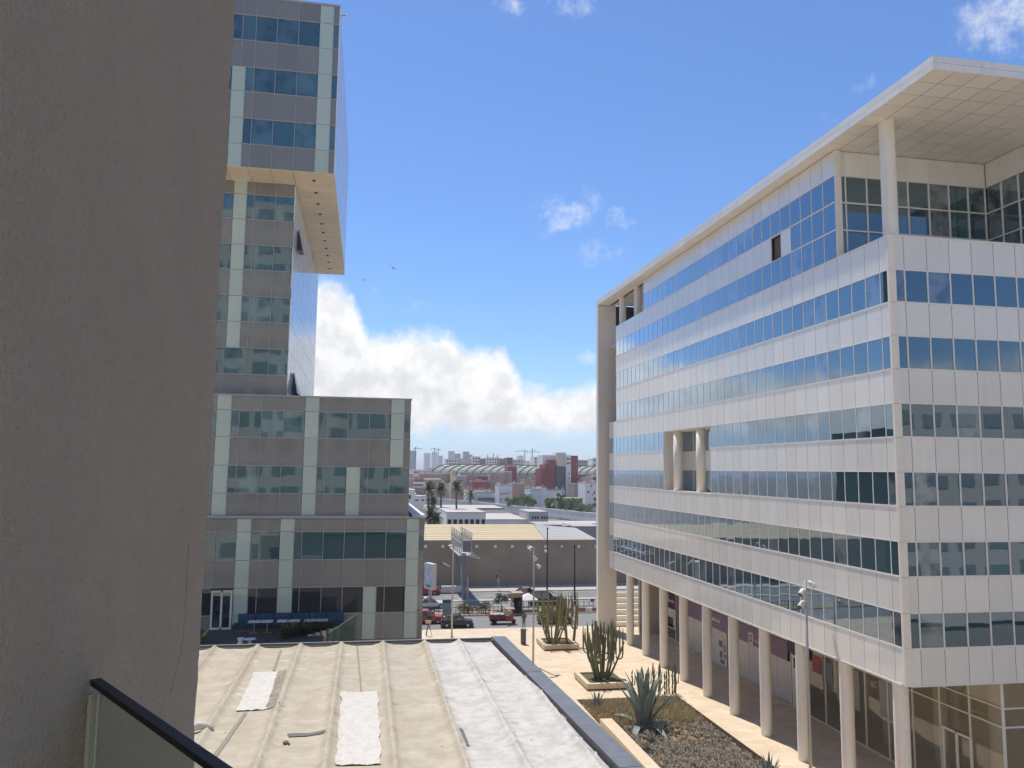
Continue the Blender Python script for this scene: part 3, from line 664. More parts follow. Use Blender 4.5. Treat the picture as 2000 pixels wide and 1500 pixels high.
poster(56.2, 57.4, -15.0, -13.75, MATS['print_red'], .06); poster(54.7, 56.1, -15.4, -13.9, mat('print_teal', (.14, .20, .22), .5), .06); poster(51.5, 54.2, -16.3, -13.6, mat('print_sheet', (.40, .38, .32), .7, nscale=1, ncol=(.34, .33, .25), namt=.5), .06); poster(47.5, 49.3, -15.9, -13.6, MATS['print_sheet'], .06)
dr = MB(); dr.box(XS_-.12, XS_-.05, 58.2, 58.35, GZ, -14.4); dr.box(XS_-.12, XS_-.05, 60.0, 60.15, GZ, -14.4); dr.box(XS_-.12, XS_-.05, 58.35, 60.0, -14.55, -14.4); dr.box(XS_-.12, XS_-.05, 58.35, 60.0, -15.5, -15.38)
dd = sub(dr.build('door', m_alu, wb)); MB().box(XS_-.09, XS_-.06, 58.36, 59.99, GZ+.1, -15.5).build('door_leaf', m_frost, dd); MB().box(XS_-.09, XS_-.06, 57.5, 60.8, -14.3, -13.3).build('dark_transom', m_dark, wb)
for y in (41.6,):
    d2 = MB()
    for (a, b) in ((41.0, 41.12), (42.1, 42.22), (43.2, 43.32)): d2.box(XS_-.14, XS_-.04, a, b, GZ, -14.7)
    d2.box(XS_-.14, XS_-.04, 41.12, 43.2, -14.82, -14.7); d2.build('door', m_alu, wb)
MB().box(31.5, XS_+.2, 89.0, 89.4, GZ, -11.03).build('pier_wall', mat('pier_grey', (.52, .48, .44), .8, nscale=1, var=.08), wb)
# desert shrub and planter on the terrace are things of their own
flush_pieces()

# stepped seating terrace beyond the far end of the block
stp = thing('stepped_terrace', 'cream stone stepped seating terrace beside the far end wall of the office block', 'steps', (34, 99, GZ))
for k in range(6): MB().box(30.2, 46, 93.6+k*.95, 93.6+k*.95+1.1, GZ, GZ+.42+k*.55).build('step', m_cream, stp); 
for k in range(6): MB().box(30.15, 46.05, 93.5+k*.95, 94.0+k*.95, GZ+.42+k*.55+.004, GZ+.54+k*.55).build('tread', mat('tread_pale', (.78, .72, .60), .6), stp)
# ================================================================== left glass tower
tw = thing('glass_tower', 'stacked grey glass office tower with pale green strips and a cantilevered upper box', 'building', (-6, 62, GZ))
m_sp = glass_mat('spandrel_grey', (.235, .245, .228), .0, tint=(.8, .85, .9), rnd=.06, wav=.06, blinds=0, rough=.05, fk=1.2)
m_pale = glass_mat('strip_pale_green', (.50, .595, .52), .0, tint=(.8, .9, .9), rnd=.05, wav=.05, blinds=0, rough=.06, fk=1.2)
m_tg = glass_mat('tower_glass', (.035, .095, .105), .06, tint=(.72, .88, .95), rnd=.5, wav=.07, blind=(.12, .24, .26), blinds=.4, fk=1.9)
m_tdark = glass_mat('restaurant_glass', (.035, .04, .045), .0, tint=(.8, .9, .95), rnd=.4, wav=.05, blind=(.05, .06, .06), blinds=.3, fk=1.1)
m_tm = mat('tower_mullion', (.36, .36, .37), .45, spec=.6)
def block(Y, rows, cols, extra_left=True):
    """rows: list of (z0, z1, kind, [(x0, x1, what)...]) already laid out."""
    f = Facade('y', Y, tw)
    for (z0, z1, cells) in rows:
        for (x0, x1, what) in cells:
            if what == 'd': f.put('window_pane', m_tdark, x0+.025, x1-.025, z0+.03, z1-.03, -.05, .03, .22)
            if what == 'g': f.put('window_pane', m_tg, x0+.025, x1-.025, z0+.03, z1-.03, -.05, .03, .22)
            elif what == 'p': f.put('pale_panel', m_pale, x0+.012, x1-.012, z0+.012, z1-.012, 0.012, .08, .05)
            elif what == 's': f.put('spandrel_panel', m_sp, x0+.012, x1-.012, z0+.012, z1-.012, 0, .08, .05)
            if what in 'gsd': f.bar(x0-.022, x0+.022, z0, z1, .035, .14)
        a = min(c[0] for c in cells); b = max(c[1] for c in cells)
        if any(c[2] in 'gd' for c in cells):
            for (x0, x1, what) in cells:
                if what in 'gd': f.bar(x0+.02, x1-.02, z0-.03, z0+.035, .04, .14); f.bar(x0+.02, x1-.02, z1-.03, z1+.03, .03, .14)
    return f
def cells(edges, kinds): return [(edges[i], edges[i+1], kinds[i]) for i in range(len(kinds))]
Yu, Yt, Ym, Yl = 53.4, 56.15, 54.8, 54.3
su = Yu/53.0; st_ = Yt/56.8
# upper box
UX = [x*su for x in (-14.2, -12.8, -11.4, -10.0, -9.6, -8.73, -8.18, -6.8, -5.39, -4.01, -3.08, -2.70)]
uz = [z*su for z in (31.72, 30.45, 28.63, 26.77, 25.03, 23.18, 21.38, 19.81)]
kG = 'gggggggggpg'; kS = 'ssssssssspss'[:11]
rows = []
for i in range(7):
    win = i in (1, 3, 5)
    if i in (0, 1, 2): e = [UX[0], UX[1], UX[2], UX[3], UX[5]-.3, UX[6], UX[7], UX[8], UX[9], UX[10], UX[11]]; k_ = ('gggggggg' if win else 'ssssssss')+'p'+('g' if win else 's'); k_ = k_.replace('', '')
    else: e = UX; k_ = ('gggg' if win else 'ssss')+'p'+('gggg' if win else 'ssss')+'p'+('g' if win else 's')
    rows.append((uz[i+1], uz[i], cells(e, k_)))
fu = block(Yu, rows, UX); fu.frame('mullion', m_tm)
# lower shaft
tX = [x*st_ for x in (-14.1, -12.7, -11.2, -9.74, -8.84, -8.31, -6.86, -5.52)]
tz = [z*st_ for z in (20.35, 19.24, 17.41, 15.58, 13.77, 11.90, 10.08, 8.23, 6.39, 4.6)]
rows = []
for i in range(9):
    win = i % 2 == 1
    c = 'g' if win else 's'
    if i < 7: rows.append((tz[i+1], tz[i], cells(tX, c*3+'p'+c*3)))
    else: rows.append((tz[i+1], tz[i], cells([tX[0], tX[1], tX[2], tX[3]-.1, tX[4]+.5, tX[6], tX[7]], c*6)))
ft = block(Yt, rows, tX); ft.frame('mullion', m_tm)
# middle box
mX = [-14.0, -12.6, -11.2, -9.77, -8.84, -8.32, -6.91, -5.49, -4.1, -3.19, -2.62, -1.24, .18, 1.62, 2.53, 2.99]
mX2 = [-14.0, -12.6, -11.2, -9.80, -8.88, -8.34, -6.94, -5.52, -4.1, -3.20, -2.66, -1.26, -.34, .18, 1.58, 2.99]
mz = [4.76, 3.78, 2.0, .12, -1.70, -3.20]
rows = []
for i in range(5):
    c = 'g' if i in (1, 3) else 's'
    if i < 3: rows.append((mz[i+1], mz[i], cells(mX, c*3+'p'+c*4+'p'+c*4+'p'+c)))
    else: rows.append((mz[i+1], mz[i], cells(mX2, c*3+'p'+c*4+'p'+c*2+'p'+c*3)))
fm = block(Ym, rows, mX); fm.bar(mX[0], 3.03, 4.74, 4.84, .05, .5); fm.frame('mullion', m_tm)
# lower box
lX = [-14.4, -13.0, -11.6, -10.6, -9.36, -8.07, -7.17, -6.64, -5.35, -4.45, -3.94, -2.59, -1.23, .12, 1.49, 2.84, 3.68, 4.06]
lX4 = [-14.4, -13.0, -11.6, -10.6, -9.44, -8.09, -7.19, -6.66, -5.37, -4.44, -3.98, -2.60, -1.24, .09, .95, 1.48, 2.83, 3.69, 4.05]
lz = [-3.32, -4.16, -5.97, -7.73, -9.45, -11.13]
rows = []
for i in range(3):
    c = 'g' if i == 1 else 's'
    rows.append((lz[i+1], lz[i], cells(lX, c*5+'p'+c*2+'p'+c*6+'p'+c)))
rows.append((lz[4], lz[3], cells(lX4, 'ddddnpddpddddpddpg'))); 
rows.append((lz[5], lz[4], cells(lX4, 'ssssnpsspsssspssps')))
fo = block(Yl, rows, lX); fo.bar(lX[0], 3.0, -3.30, -3.12, .10, .5); fo.bar(3.0, 4.10, -3.30, -3.20, .03, .3); fo.frame('mullion', m_tm)
flush_pieces(250)
# bodies behind the skins
bd = MB(); bd.box(-30, UX[-1]-.02, Yu+.1, 81.5, uz[-1]+.08, uz[0]-.05); bd.box(-30, tX[-1]-.08, Yt+.1, 84.5, 4.5, uz[-1]-.02); bd.box(-30, 2.95, Ym+.1, 84, -3.25, 4.72); bd.box(-30, 4.02, Yl+.1, 73.6, GZ, -3.4)
bd.build('core', mat('tower_core', (.12, .12, .125), .7), tw)
MB().box(-30, 4.05, Yl+.05, 54.7, GZ, -11.15).build('base', mat('tower_base', (.30, .29, .28), .8), tw)
MB().box(3.25, 4.08, 54.55, 73.6, -3.36, -3.08).build('parapet', mat('parapet_white', (.74, .72, .66), .6, var=.05), tw)
MB().box(-30, 3.24, 54.9, 73.5, -3.39, -3.34).build('roof_terrace', mat('gravel_grey', (.30, .30, .30), .9, nscale=4, var=.2), tw)
rc = MB(); rc.box(-30, UX[-1]+.02, Yu-.06, Yu+.3, uz[0], uz[0]+.14); rc.build('roof_coping', m_tm, tw)
MB().bar((UX[-1], Yu+.1, uz[0]-.55), (UX[-1]+.42, Yu+.05, uz[0]-.5), .05).build('camera_bracket', m_tm, tw); MB().blob((UX[-1]+.5, Yu+.05, uz[0]-.5), .11, .16, .1).build('security_camera', m_pan, tw)
# side skins (facing +X)
def side(X, y0, y1, zs, m_a, m_b, mod=1.42):
    f = Facade('x', X, tw, +1)
    n = int((y1-y0)/mod)
    for i in range(n):
        for r in range(len(zs)-1):
            f.put('side_pane' if r % 2 else 'side_panel', m_b if r % 2 else m_a, y0+i*mod+.02, y0+(i+1)*mod-.02, zs[r+1]+.02, zs[r]-.02, 0, .06, .03)
        f.bar(y0+i*mod-.02, y0+i*mod+.02, zs[-1], zs[0], .004, .06)
    for z in zs: f.bar(y0, y0+n*mod, z-.02, z+.02, .003, .06)
    f.frame('side_mullion', m_alu)
m_sidea = glass_mat('side_skin', (.72, .72, .72), .12, tint=(.9, .95, 1), rnd=.1, wav=.04, blinds=0, rough=.10, fk=.62)  # pale body colour stands in for sky and cloud reflected in this side
side(UX[-1]+.04, Yu+.02, 81.5, uz, m_sidea, m_sidea); side(tX[-1]+.0, Yt+.02, 84.5, tz, m_sidea, m_sidea)
flush_pieces(250)
# hopper windows standing open on the shaft's side
for (y, z, tilt_) in ((58.6, 17.4, .35), (59.2, 6.9, .35), (61.5, 6.3, .5), (62.4, 6.2, .6)):
    MB().hexa([(tX[-1]+.06, y, z-1.5), (tX[-1]+.06+tilt_, y, z-1.5), (tX[-1]+.09+tilt_, y+1.3, z-1.5), (tX[-1]+.06, y+1.3, z-1.5)], [(tX[-1]+.06, y, z), (tX[-1]+.11, y, z), (tX[-1]+.11, y+1.3, z), (tX[-1]+.06, y+1.3, z)]).build('open_window', mat('window_dark', (.02, .025, .03), .3), tw)
# soffit boards under the cantilever, with downlights
m_sb = mat('soffit_board', (.86, .75, .57), .6, nscale=1.5, ncol=(.78, .63, .42), namt=.4, rnd=.04)
zS = uz[-1]; y = Yu+.04
y = Yt
while y < 81.4: piece('soffit_board', m_sb, ((tX[-1]+UX[-1])/2, y+.62, zS-.01), (UX[-1]-tX[-1]-.02, 1.20, .05), tw); y += 1.24
wb_ = (tX[-1]+14.2)/6
for k in range(6): piece('soffit_board', m_sb, (-14.2+wb_*(k+.5), (Yu+Yt)/2+.02, zS-.01), (wb_-.025, Yt-Yu-.06, .05), tw)
piece('soffit_board', m_sb, ((tX[-1]+UX[-1])/2+.01, (Yu+Yt)/2+.02, zS-.01), (UX[-1]-tX[-1]-.025, Yt-Yu-.06, .05), tw)
for k in range(11): MB().lathe((tX[-1]+UX[-1])/2-.05, 54.9+k*2.48, [(.09, zS-.03), (.12, zS-.06), (.12, zS-.09), (.02, zS-.09)], 12).build('downlight', m_dark, tw)
# entrance door on the deck level
DZ = -10.28
de = MB(); dx0, dx1 = -9.42, -8.12
for x in (dx0, (dx0+dx1)/2-.06, dx1-.12): de.box(x, x+.12, Yl-.10, Yl-.02, DZ, -7.85)
de.box(dx0+.12, dx1-.12, Yl-.10, Yl-.02, -7.97, -7.85); de.box(dx0+.12, dx1-.12, Yl-.10, Yl-.02, DZ, DZ+.12)
dd = sub(de.build('door', mat('door_white', (.70, .70, .70), .5), tw)); MB().box(dx0+.1, dx1-.1, Yl-.06, Yl-.04, DZ+.1, -7.95).build('door_glass', glass_mat('door_dark_glass', (.012, .012, .014), .0), dd)
MB().box(dx0, dx1, Yl+.0, Yl+.05, lz[5], lz[3]).build('door_backing', m_dark, tw)
# deck terrace
dk = MB(); dk.box(-30, -2.2, 40.5, Yl-.02, GZ, DZ); dk.box(-2.2, -.4, 52.8, Yl-.02, GZ, DZ)
struct(dk.build('deck', mat('deck_boards', (.085, .08, .078), .8, nscale=2, var=.2)))
# bench seating along the facade
m_blue = mat('sofa_blue', (.028, .075, .135), .8, nscale=3, var=.12); m_blue2 = mat('sofa_blue_dark', (.022, .055, .085), .8, nscale=3, var=.1)
sf = thing('outdoor_sofa', 'long blue upholstered bench sofa against the glass facade on the dark deck', 'sofa', (-5, 53.9, DZ))
sx0 = at_y(462, 1215, 53.6).x; sx1 = at_y(672, 1210, 53.6).x
MB().box(sx0-.2, sx1, 53.15, 53.95, DZ+.16, DZ+.44).build('seat', m_blue2, sf); MB().box(sx0-.1, sx1-.1, 53.25, 53.9, DZ, DZ+.15).build('plinth', mat('wood_brown', (.18, .12, .09), .7), sf)
n_ = 6; wd_ = (sx1-sx0)/n_
for k in range(n_):
    b = MB(); a = sx0+k*wd_; b.loft([[(a+.03, 53.86, DZ+.45), (a+wd_-.03, 53.86, DZ+.45), (a+wd_-.03, 54.12, DZ+.45), (a+.03, 54.12, DZ+.45)], [(a+.05, 53.92, DZ+.98), (a+wd_-.05, 53.92, DZ+.98), (a+wd_-.05, 54.14, DZ+.98), (a+.05, 54.14, DZ+.98)]]); b.build('backrest', m_blue, sf)
def cafe_table(px, lab):
    p = at_y(px, 1214, 52.75); x = p.x; y = 52.75
    t = thing('cafe_table', lab, 'table', (x, y, DZ), 'white tables along the sofa')
    MB().box(x-.36, x+.36, y-.36, y+.36, DZ+.70, DZ+.735).build('table_top', mat('table_white', (.78, .78, .78), .35), t)
    MB().cyl(x, y, DZ+.03, DZ+.70, .035, n=10).build('leg', mat('table_steel', (.45, .45, .46), .35, metal=.6), t); MB().box(x-.30, x+.30, y-.05, y+.05, DZ, DZ+.03).build('foot', MATS['table_steel'], t)
for px in (497, 522, 553, 574, 606, 629): cafe_table(px, 'square white pedestal table in front of the blue bench sofa')
def blade_plant(name, lab, cat, c, n, ln, wd, m, spread=1.0, seed=1, up=.7):
    r = random.Random(seed); mb = MB()
    for k in range(n):
        a = r.uniform(0, 6.283); l_ = ln*r.uniform(.6, 1.1); t_ = r.uniform(.15, 1.0)*spread; b0 = Vector(c)+Vector((r.uniform(-.1, .1), r.uniform(-.1, .1), 0))
        d = Vector((math.cos(a), math.sin(a), 0)); s_ = Vector((-d.y, d.x, 0)); prev = None
        for q in range(6):
            f = q/5; ang = t_*(f**1.4)*1.5
            p = b0+d*(l_*f*math.sin(min(t_*.9+ang*.3, 1.5)))+Vector((0, 0, l_*f*up*(1-.35*t_*f*f)))
            w_ = wd*(1-f)**.7*(.5+f if f < .5 else 1)
            cur = (p-s_*w_, p+s_*w_)
            if prev: mb.add([prev[0], prev[1], cur[1], cur[0]], [(0, 1, 2, 3)])
            prev = cur
    t = thing(name, lab, cat, c); mb.build('leaves', m, t); MB().lathe(c[0], c[1], [(.06, c[2]-.02), (.09, c[2]+.12), (.02, c[2]+.2)], 8).build('stem', m, t); return t
m_gr = mat('leaf_green', (.055, .095, .03), .6, nscale=3, ncol=(.12, .14, .05), namt=.6); m_yl = mat('leaf_yellow', (.42, .40, .06), .6, nscale=3, ncol=(.26, .32, .07), namt=.5)
for k, (px, py, Y) in enumerate(((572, 1236, 51.6), (598, 1226, 51.9), (628, 1214, 52.2), (640, 1204, 52.4), (560, 1246, 51.0))):
    p = at_y(px, py, Y); blade_plant('spiky_plant', 'green spiky leaved plant growing at the end of the deck near the stepped wall', 'plant', (p.x, Y, DZ), 60, 1.5, .05, m_gr, 1.0, 20+k)['group'] = 'spiky deck plants'
p = at_y(392, 1222, 50); blade_plant('broadleaf_plant', 'yellow-green broad leaved plant peeking past the stucco wall on the deck', 'plant', (p.x-.15, 50, DZ), 16, 1.5, .16, m_yl, .9, 5)
# stepped concrete flank with slats, sloping glass guard
m_pole_g = mat('rail_grey', (.46, .44, .42), .5)
m_conc = mat('flank_concrete', (.72, .65, .55), .85, nscale=1.5, var=.1)
fk = thing('ramp_wall', 'stepped beige concrete ramp wall with timber slats and a sloping glass guard', 'ramp', (-1.2, 52.2, GZ))
for k in range(5):
    p0, p1 = at_y(601+k*13, 1240-k*3.6, 51.5), at_y(613+k*13, 1240-k*3.6, 51.5)
    MB().box(p0.x, p1.x, 51.5, 51.7, GZ, p0.z).build('wall_block', m_conc, fk)
    MB().box(p1.x-.02, p1.x+.09, 51.36, 51.46, GZ, p0.z+.16).build('slat', mat('slat_brown', (.16, .12, .09), .8), fk)
q = [at_y(642, 1252, 51.2), at_y(696, 1252, 51.2), at_y(696, 1200, 51.2), at_y(642, 1236, 51.2)]
MB().loft([[(v.x, 51.2, v.z) for v in q], [(v.x, 51.225, v.z) for v in q]]).build('glass_guard', clear_glass('guard_glass', (.62, .70, .66), .22), fk)
MB().bar((q[3].x, 51.21, q[3].z), (q[2].x, 51.21, q[2].z), .05).build('handrail', m_pole_g, fk)
for k, (px, py) in enumerate(((470, 1248), (488, 1249))):
    p = at_y(px, py, 49.2); z = DZ
    t = thing('lounge_stool', ('round white moulded stool standing on the dark deck' if k == 0 else 'low oval white table beside the round stool on the deck'), ('stool' if k == 0 else 'table'), (p.x, 49.2, z))
    if k == 0: MB().lathe(p.x, 49.2, [(.18, z), (.2, z+.1), (.14, z+.25), (.2, z+.42), (.19, z+.46), (.02, z+.45)], 14).build('seat', MATS['table_white'], t, smooth_=True)
    else: MB().lathe(p.x, 49.2, [(.34, z+.36), (.36, z+.38), (.34, z+.4), (.02, z+.4)], 18).build('table_top', MATS['table_white'], t, smooth_=True)
    MB().cyl(p.x, 49.2, z, z+.1 if k == 0 else z+.36, .1 if k else .19, n=12).build('base', MATS['table_white'], t)
# ================================================================== planters, cacti, agave, bed
m_plst = mat('planter_stone', (.66, .55, .40), .75, nscale=2, ncol=(.60, .42, .25), namt=.45, var=.08, bump=.2, bscale=8)
m_cact = mat('cactus_green', (.17, .195, .115), .6, nscale=2.5, ncol=(.25, .22, .15), namt=.6, var=.15); m_cact2 = mat('cactus_tan', (.23, .23, .11), .65, nscale=2, ncol=(.30, .26, .15), namt=.7, var=.15)
m_psoil = mat('planter_soil', (.09, .08, .04), .95, nscale=5, ncol=(.16, .14, .07), namt=.7, var=.3)
def planter(x0, x1, y0, y1, lab):
    t = thing('stone_planter', lab, 'planter', ((x0+x1)/2, (y0+y1)/2, GZ)); h = .55; wd = .38
    b = MB()
    for (a, c, d, e) in ((x0, x1, y0, y0+wd), (x0, x1, y1-wd, y1), (x0, x0+wd, y0+wd, y1-wd), (x1-wd, x1, y0+wd, y1-wd)): b.box(a, c, d, e, GZ+.12, GZ+h)
    b.build('rim', m_plst, t); MB().box(x0+.15, x1-.15, y0+.15, y1-.15, GZ, GZ+.119).build('plinth', mat('plinth_dark', (.16, .12, .09), .9), t)
    MB().box(x0+wd+.002, x1-wd-.002, y0+wd+.002, y1-wd-.002, GZ+.125, GZ+.42).build('soil', m_psoil, t)
planter(18.75, 22.5, 82.2, 86.1, 'low square cream stone planter holding pale straggly cactus'); planter(19.05, 22.85, 67.1, 71.4, 'low square cream stone planter holding dark candelabra cactus')
def euphorbia(name, lab, c, stems, h, m, seed, lean=.5, thick=.085, group=None):
    r = random.Random(seed); t = thing(name, lab, 'cactus', c, group)
    for k in range(stems):
        mb = MB(); a = r.uniform(0, 6.283); d0 = r.uniform(.1, .6)
        b = Vector(c)+Vector((math.cos(a)*d0, math.sin(a)*d0, -.1)); ln = lean*r.uniform(.3, 1.0); hh = h*r.uniform(.65, 1.0)
        ax = Vector((math.cos(a), math.sin(a)*.7, 0))
        def path(p, ax_, l_, hh_, curve): return [p+ax_*(l_*(f**curve))+Vector((0, 0, hh_*f)) for f in (0, .12, .25, .4, .55, .7, .85, 1.0)]
        main = path(b, ax, ln*1.4, hh, .8); mb.tube(main, [thick*1.15]*3+[thick]*4+[thick*.4], 8, .42)
        for q in range(r.randint(2, 5)):
            i = r.randint(3, 5); p = main[i]; a2 = r.uniform(0, 6.283); ax2 = Vector((math.cos(a2), math.sin(a2), 0)); l2 = r.uniform(.22, .5); h2 = (c[2]+h*r.uniform(.75, 1.02))-p.z
            if h2 < .3: continue
            pts = [p, p+ax2*l2*.55+Vector((0, 0, -.02)), p+ax2*l2*.9+Vector((0, 0, .14)), p+ax2*l2+Vector((0, 0, .4)), p+ax2*l2*1.03+Vector((0, 0, h2*.6)), p+ax2*l2*1.05+Vector((0, 0, h2))]
            mb.tube(pts, [thick*.7, thick*.8, thick*.85, thick*.9, thick*.85, thick*.35], 8, .42)
        mb.build('stem', m, t, smooth_=False)
    return t
euphorbia('candelabra_cactus', 'dark green candelabra cactus with upright arms in the planter nearer the agave', (21.0, 69.3, GZ+.42), 15, 5.0, m_cact, 4, 1.15)
euphorbia('candelabra_cactus', 'pale yellowish candelabra cactus clump filling most of its planter beside the lamp post', (20.1, 84.2, GZ+.42), 15, 5.3, m_cact2, 9, 1.25, .072)
euphorbia('candelabra_cactus', 'thin pale cactus with bare trunk in the same planter as the straggly clump', (22.1, 84.0, GZ+.42), 5, 5.2, m_cact2, 12, .45)
hd = thing('column_cactus_row', 'row of short dark column cacti beside the agave at the bed edge', 'cactus', (25.0, 63.0, -18.7))
rr = random.Random(8)
for k in range(17):
    x = 22.6+k*.23+rr.uniform(-.08, .08); y = 65.3+rr.uniform(-.5, .4); h = rr.uniform(1.9, 2.7); mb = MB()
    pts = [(x+.03*math.sin(q*2+k), y, GZ-.02+h*q/7) for q in range(8)]; mb.tube(pts, [.08, .085, .075, .09, .075, .085, .07, .02], 8, .4)
    if k % 3 == 0: mb.tube([(x, y, GZ+h*.35), (x+.22, y, GZ+h*.38), (x+.26, y, GZ+h*.75)], [.05, .06, .03], 8, .4)
    mb.build('stem', m_cact, hd)
# planting bed
m_bed = mat('bed_soil', (.24, .16, .105), .95, nscale=1.0, ncol=(.46, .24, .12), namt=.5, var=.25, bump=.6, bscale=7, bdist=.05)
vs = []; fs = []; nx, ny = 60, 130
for j in range(ny+1):
    for i in range(nx+1):
        x = 17.55+8.55*i/nx; y = 30+34.75*j/ny; vs.append((x, y, -18.92+.10*noise.noise(Vector((x*.7, y*.7, 0)))+.04*noise.noise(Vector((x*3, y*3, 2)))))
for j in range(ny):
    for i in range(nx): a = j*(nx+1)+i; fs.append((a, a+1, a+nx+2, a+nx+1))
struct(MB().add(vs, fs).build('planting_bed', m_bed, smooth_=True))
struct(MB().box(26.10, 26.145, 20, 64.8, -19.0, GZ+.004).build('bed_edging', mat('edging_brown', (.17, .115, .085), .85, nscale=2, var=.15)))
rim = MB(); rim.box(17.52, 18.42, 30, 58.3, -19.0, GZ+.42); bw = rim.build('border_wall', m_plst); tag(bw, 'smooth cream border wall along the edge of the dry planting bed', 'wall')
struct(MB().box(18.0, 26.1, 64.55, 64.79, -19, GZ+.06).build('bed_kerb', m_plst))
r = random.Random(5); g1, g2, g3 = MB(), MB(), MB()
def tuft(mb, x, y, n, h, w_, flop=.6):
    z = -18.92+.08*noise.noise(Vector((x*.7, y*.7, 0)))
    for k in range(n):
        a = r.uniform(0, 6.283); l_ = h*r.uniform(.4, 1.1); d = Vector((math.cos(a), math.sin(a), 0))*l_*flop*r.uniform(.2, 1); s_ = Vector((-math.sin(a), math.cos(a), 0))*w_
        p = Vector((x+r.uniform(-.08, .08), y+r.uniform(-.08, .08), z)); q = p+d*.6+Vector((0, 0, l_*.75)); e = p+d+Vector((0, 0, l_*r.uniform(.6, 1.0)))
        mb.add([p-s_, p+s_, q+s_*.8, q-s_*.8, e], [(0, 1, 2, 3), (3, 2, 4)])
for k in range(5200):
    x = r.uniform(18.5, 26.0); y = r.uniform(44, 64.4)
    bare = math.exp(-(((x-22.9)/1.3)**2+((y-56.6)/1.5)**2))
    if r.random() < bare*.85: continue
    if y > 58.5 and r.random() < .75: tuft(g2, x, y, 5, r.uniform(.35, .9), .012, .5)
    else: tuft(g1, x, y, 7, r.uniform(.18, .38), .028, 1.0)
    if r.random() < .05: tuft(g3, x, y, 6, r.uniform(.2, .5), .03, .8)
for k in range(900): tuft(g2, r.uniform(17.6, 26), r.uniform(58.5, 64.4), 5, r.uniform(.4, 1.0), .012, .45)
g1.build('ground_cover', mat('dry_cover', (.40, .35, .285), .9, nscale=3, ncol=(.26, .22, .17), namt=.7, var=.3)).__setitem__('kind', 'stuff')
g2.build('dry_grass', mat('dry_grass', (.55, .46, .27), .9, nscale=3, ncol=(.38, .31, .19), namt=.7, var=.3)).__setitem__('kind', 'stuff')
g3.build('low_weeds', mat('weed_green', (.20, .23, .12), .85, nscale=3, var=.3)).__setitem__('kind', 'stuff')
m_ag = mat('agave_leaf', (.17, .22, .205), .5, nscale=1.6, ncol=(.28, .33, .30), namt=.6, var=.12); m_ag2 = mat('agave_small', (.20, .24, .225), .5, nscale=2, var=.15)
def agave(c, lab, n, ln, wd, m, seed, upright=.4):
    r = random.Random(seed); t = thing('agave', lab, 'agave', c)
    for k in range(n):
        f = k/(n-1); a = k*2.39996+r.uniform(-.2, .2); el = R_(87-42*f**1.2+r.uniform(-4, 4)-(34 if k > n*.8 else 0)); l_ = ln*(.98-.16*f)*r.uniform(.9, 1.08)
        droop = .10+(1.5*r.uniform(.4, 1.4) if k > n*.8 else .25*f); d = Vector((math.cos(a), math.sin(a), 0)); s_ = Vector((-d.y, d.x, 0)); rings = []
        p = Vector(c)+d*.12; e = el
        for q in range(11):
            u = q/10; w_ = wd*((.55+.9*u) if u < .35 else .865*(1-(u-.35)/.65)**.75+.002); up = Vector((-d.x*math.sin(e), -d.y*math.sin(e), math.cos(e)))
            th = wd*.22*(1-u)+.004; ch = w_*.34
            rings.append([p-s_*w_+up*ch, p-s_*w_*.5+up*ch*.25, p, p+s_*w_*.5+up*ch*.25, p+s_*w_+up*ch, p+s_*w_*.5+up*(ch*.25-th), p-up*th, p-s_*w_*.5+up*(ch*.25-th)])
            p = p+(d*math.cos(e)+Vector((0, 0, math.sin(e))))*(l_/10); e -= droop*(u**1.5)*.55
        MB().loft(rings).build('leaf', m, t, smooth_=True)
    MB().lathe(c[0], c[1], [(.3, c[2]-.15), (.42, c[2]+.05), (.25, c[2]+.4), (.03, c[2]+.6)], 10).build('base', mat('agave_base', (.09, .08, .06), .9), t)
agave((21.2, 58.9, -18.95), 'very large blue-green agave with upright pointed leaves in the dry bed', 24, 4.35, .40, m_ag, 3)
pp = [(at_z(1166, 1383, -18.9), 1.5, 14), (at_z(1293, 1433, -18.9), 1.25, 14), (at_z(1272, 1452, -18.9), .9, 11), (at_z(1262, 1470, -18.9), .8, 10), (at_z(1302, 1382, -18.9), 1.0, 11)]
labs = ['small agave growing against the kerb behind the big agave', 'mid-sized agave on bare red soil before the big agave', 'little grey agave beside the mid-sized one', 'tiny agave low among the grey ground cover', 'young agave sprouting right behind the big one']
for (p, l_, n), lab in zip(pp, labs): agave((p.x, p.y, -18.95), lab, n, l_, .10*l_, m_ag2, int(l_*100)+n)
p = at_z(1517, 1500, GZ); agave((p.x-1.2, p.y-1.2, -18.95), 'agave whose dark leaf tips rise at the bed edge beside the pavement', 16, 1.9, .16, m_ag, 77)
tp = at_x(1703, 464, XF+.7)
sh_t = thing('potted_shrub', 'small grey-green shrub in a trough on the roof terrace behind the parapet', 'shrub', (tp.x, tp.y, 12.5))
MB().box(tp.x-.25, tp.x+.25, tp.y-.7, tp.y+.7, 12.5, 12.95).build('trough', m_dark, sh_t)
def leaf_cloud(mb, c, rad, n, s_, r, squash=.75):
    for k in range(n):
        v = Vector((r.gauss(0, 1), r.gauss(0, 1), r.gauss(0, 1))).normalized()*rad*(r.random()**.4); v.z *= squash; p = Vector(c)+v
        a = Vector((r.gauss(0, 1), r.gauss(0, 1), r.gauss(0, 1))).normalized(); b = a.cross(Vector((r.gauss(0, 1), r.gauss(0, 1), r.gauss(0, 1)))).normalized(); q = s_*r.uniform(.5, 1.2)
        mb.add([p-a*q, p-b*q*.5, p+a*q, p+b*q*.5], [(0, 1, 2, 3)])
b = MB(); rs = random.Random(2)
for k in range(5): leaf_cloud(b, (tp.x, tp.y-.55+k*.28, 13.25+.15*rs.random()), .32, 90, .09, rs)
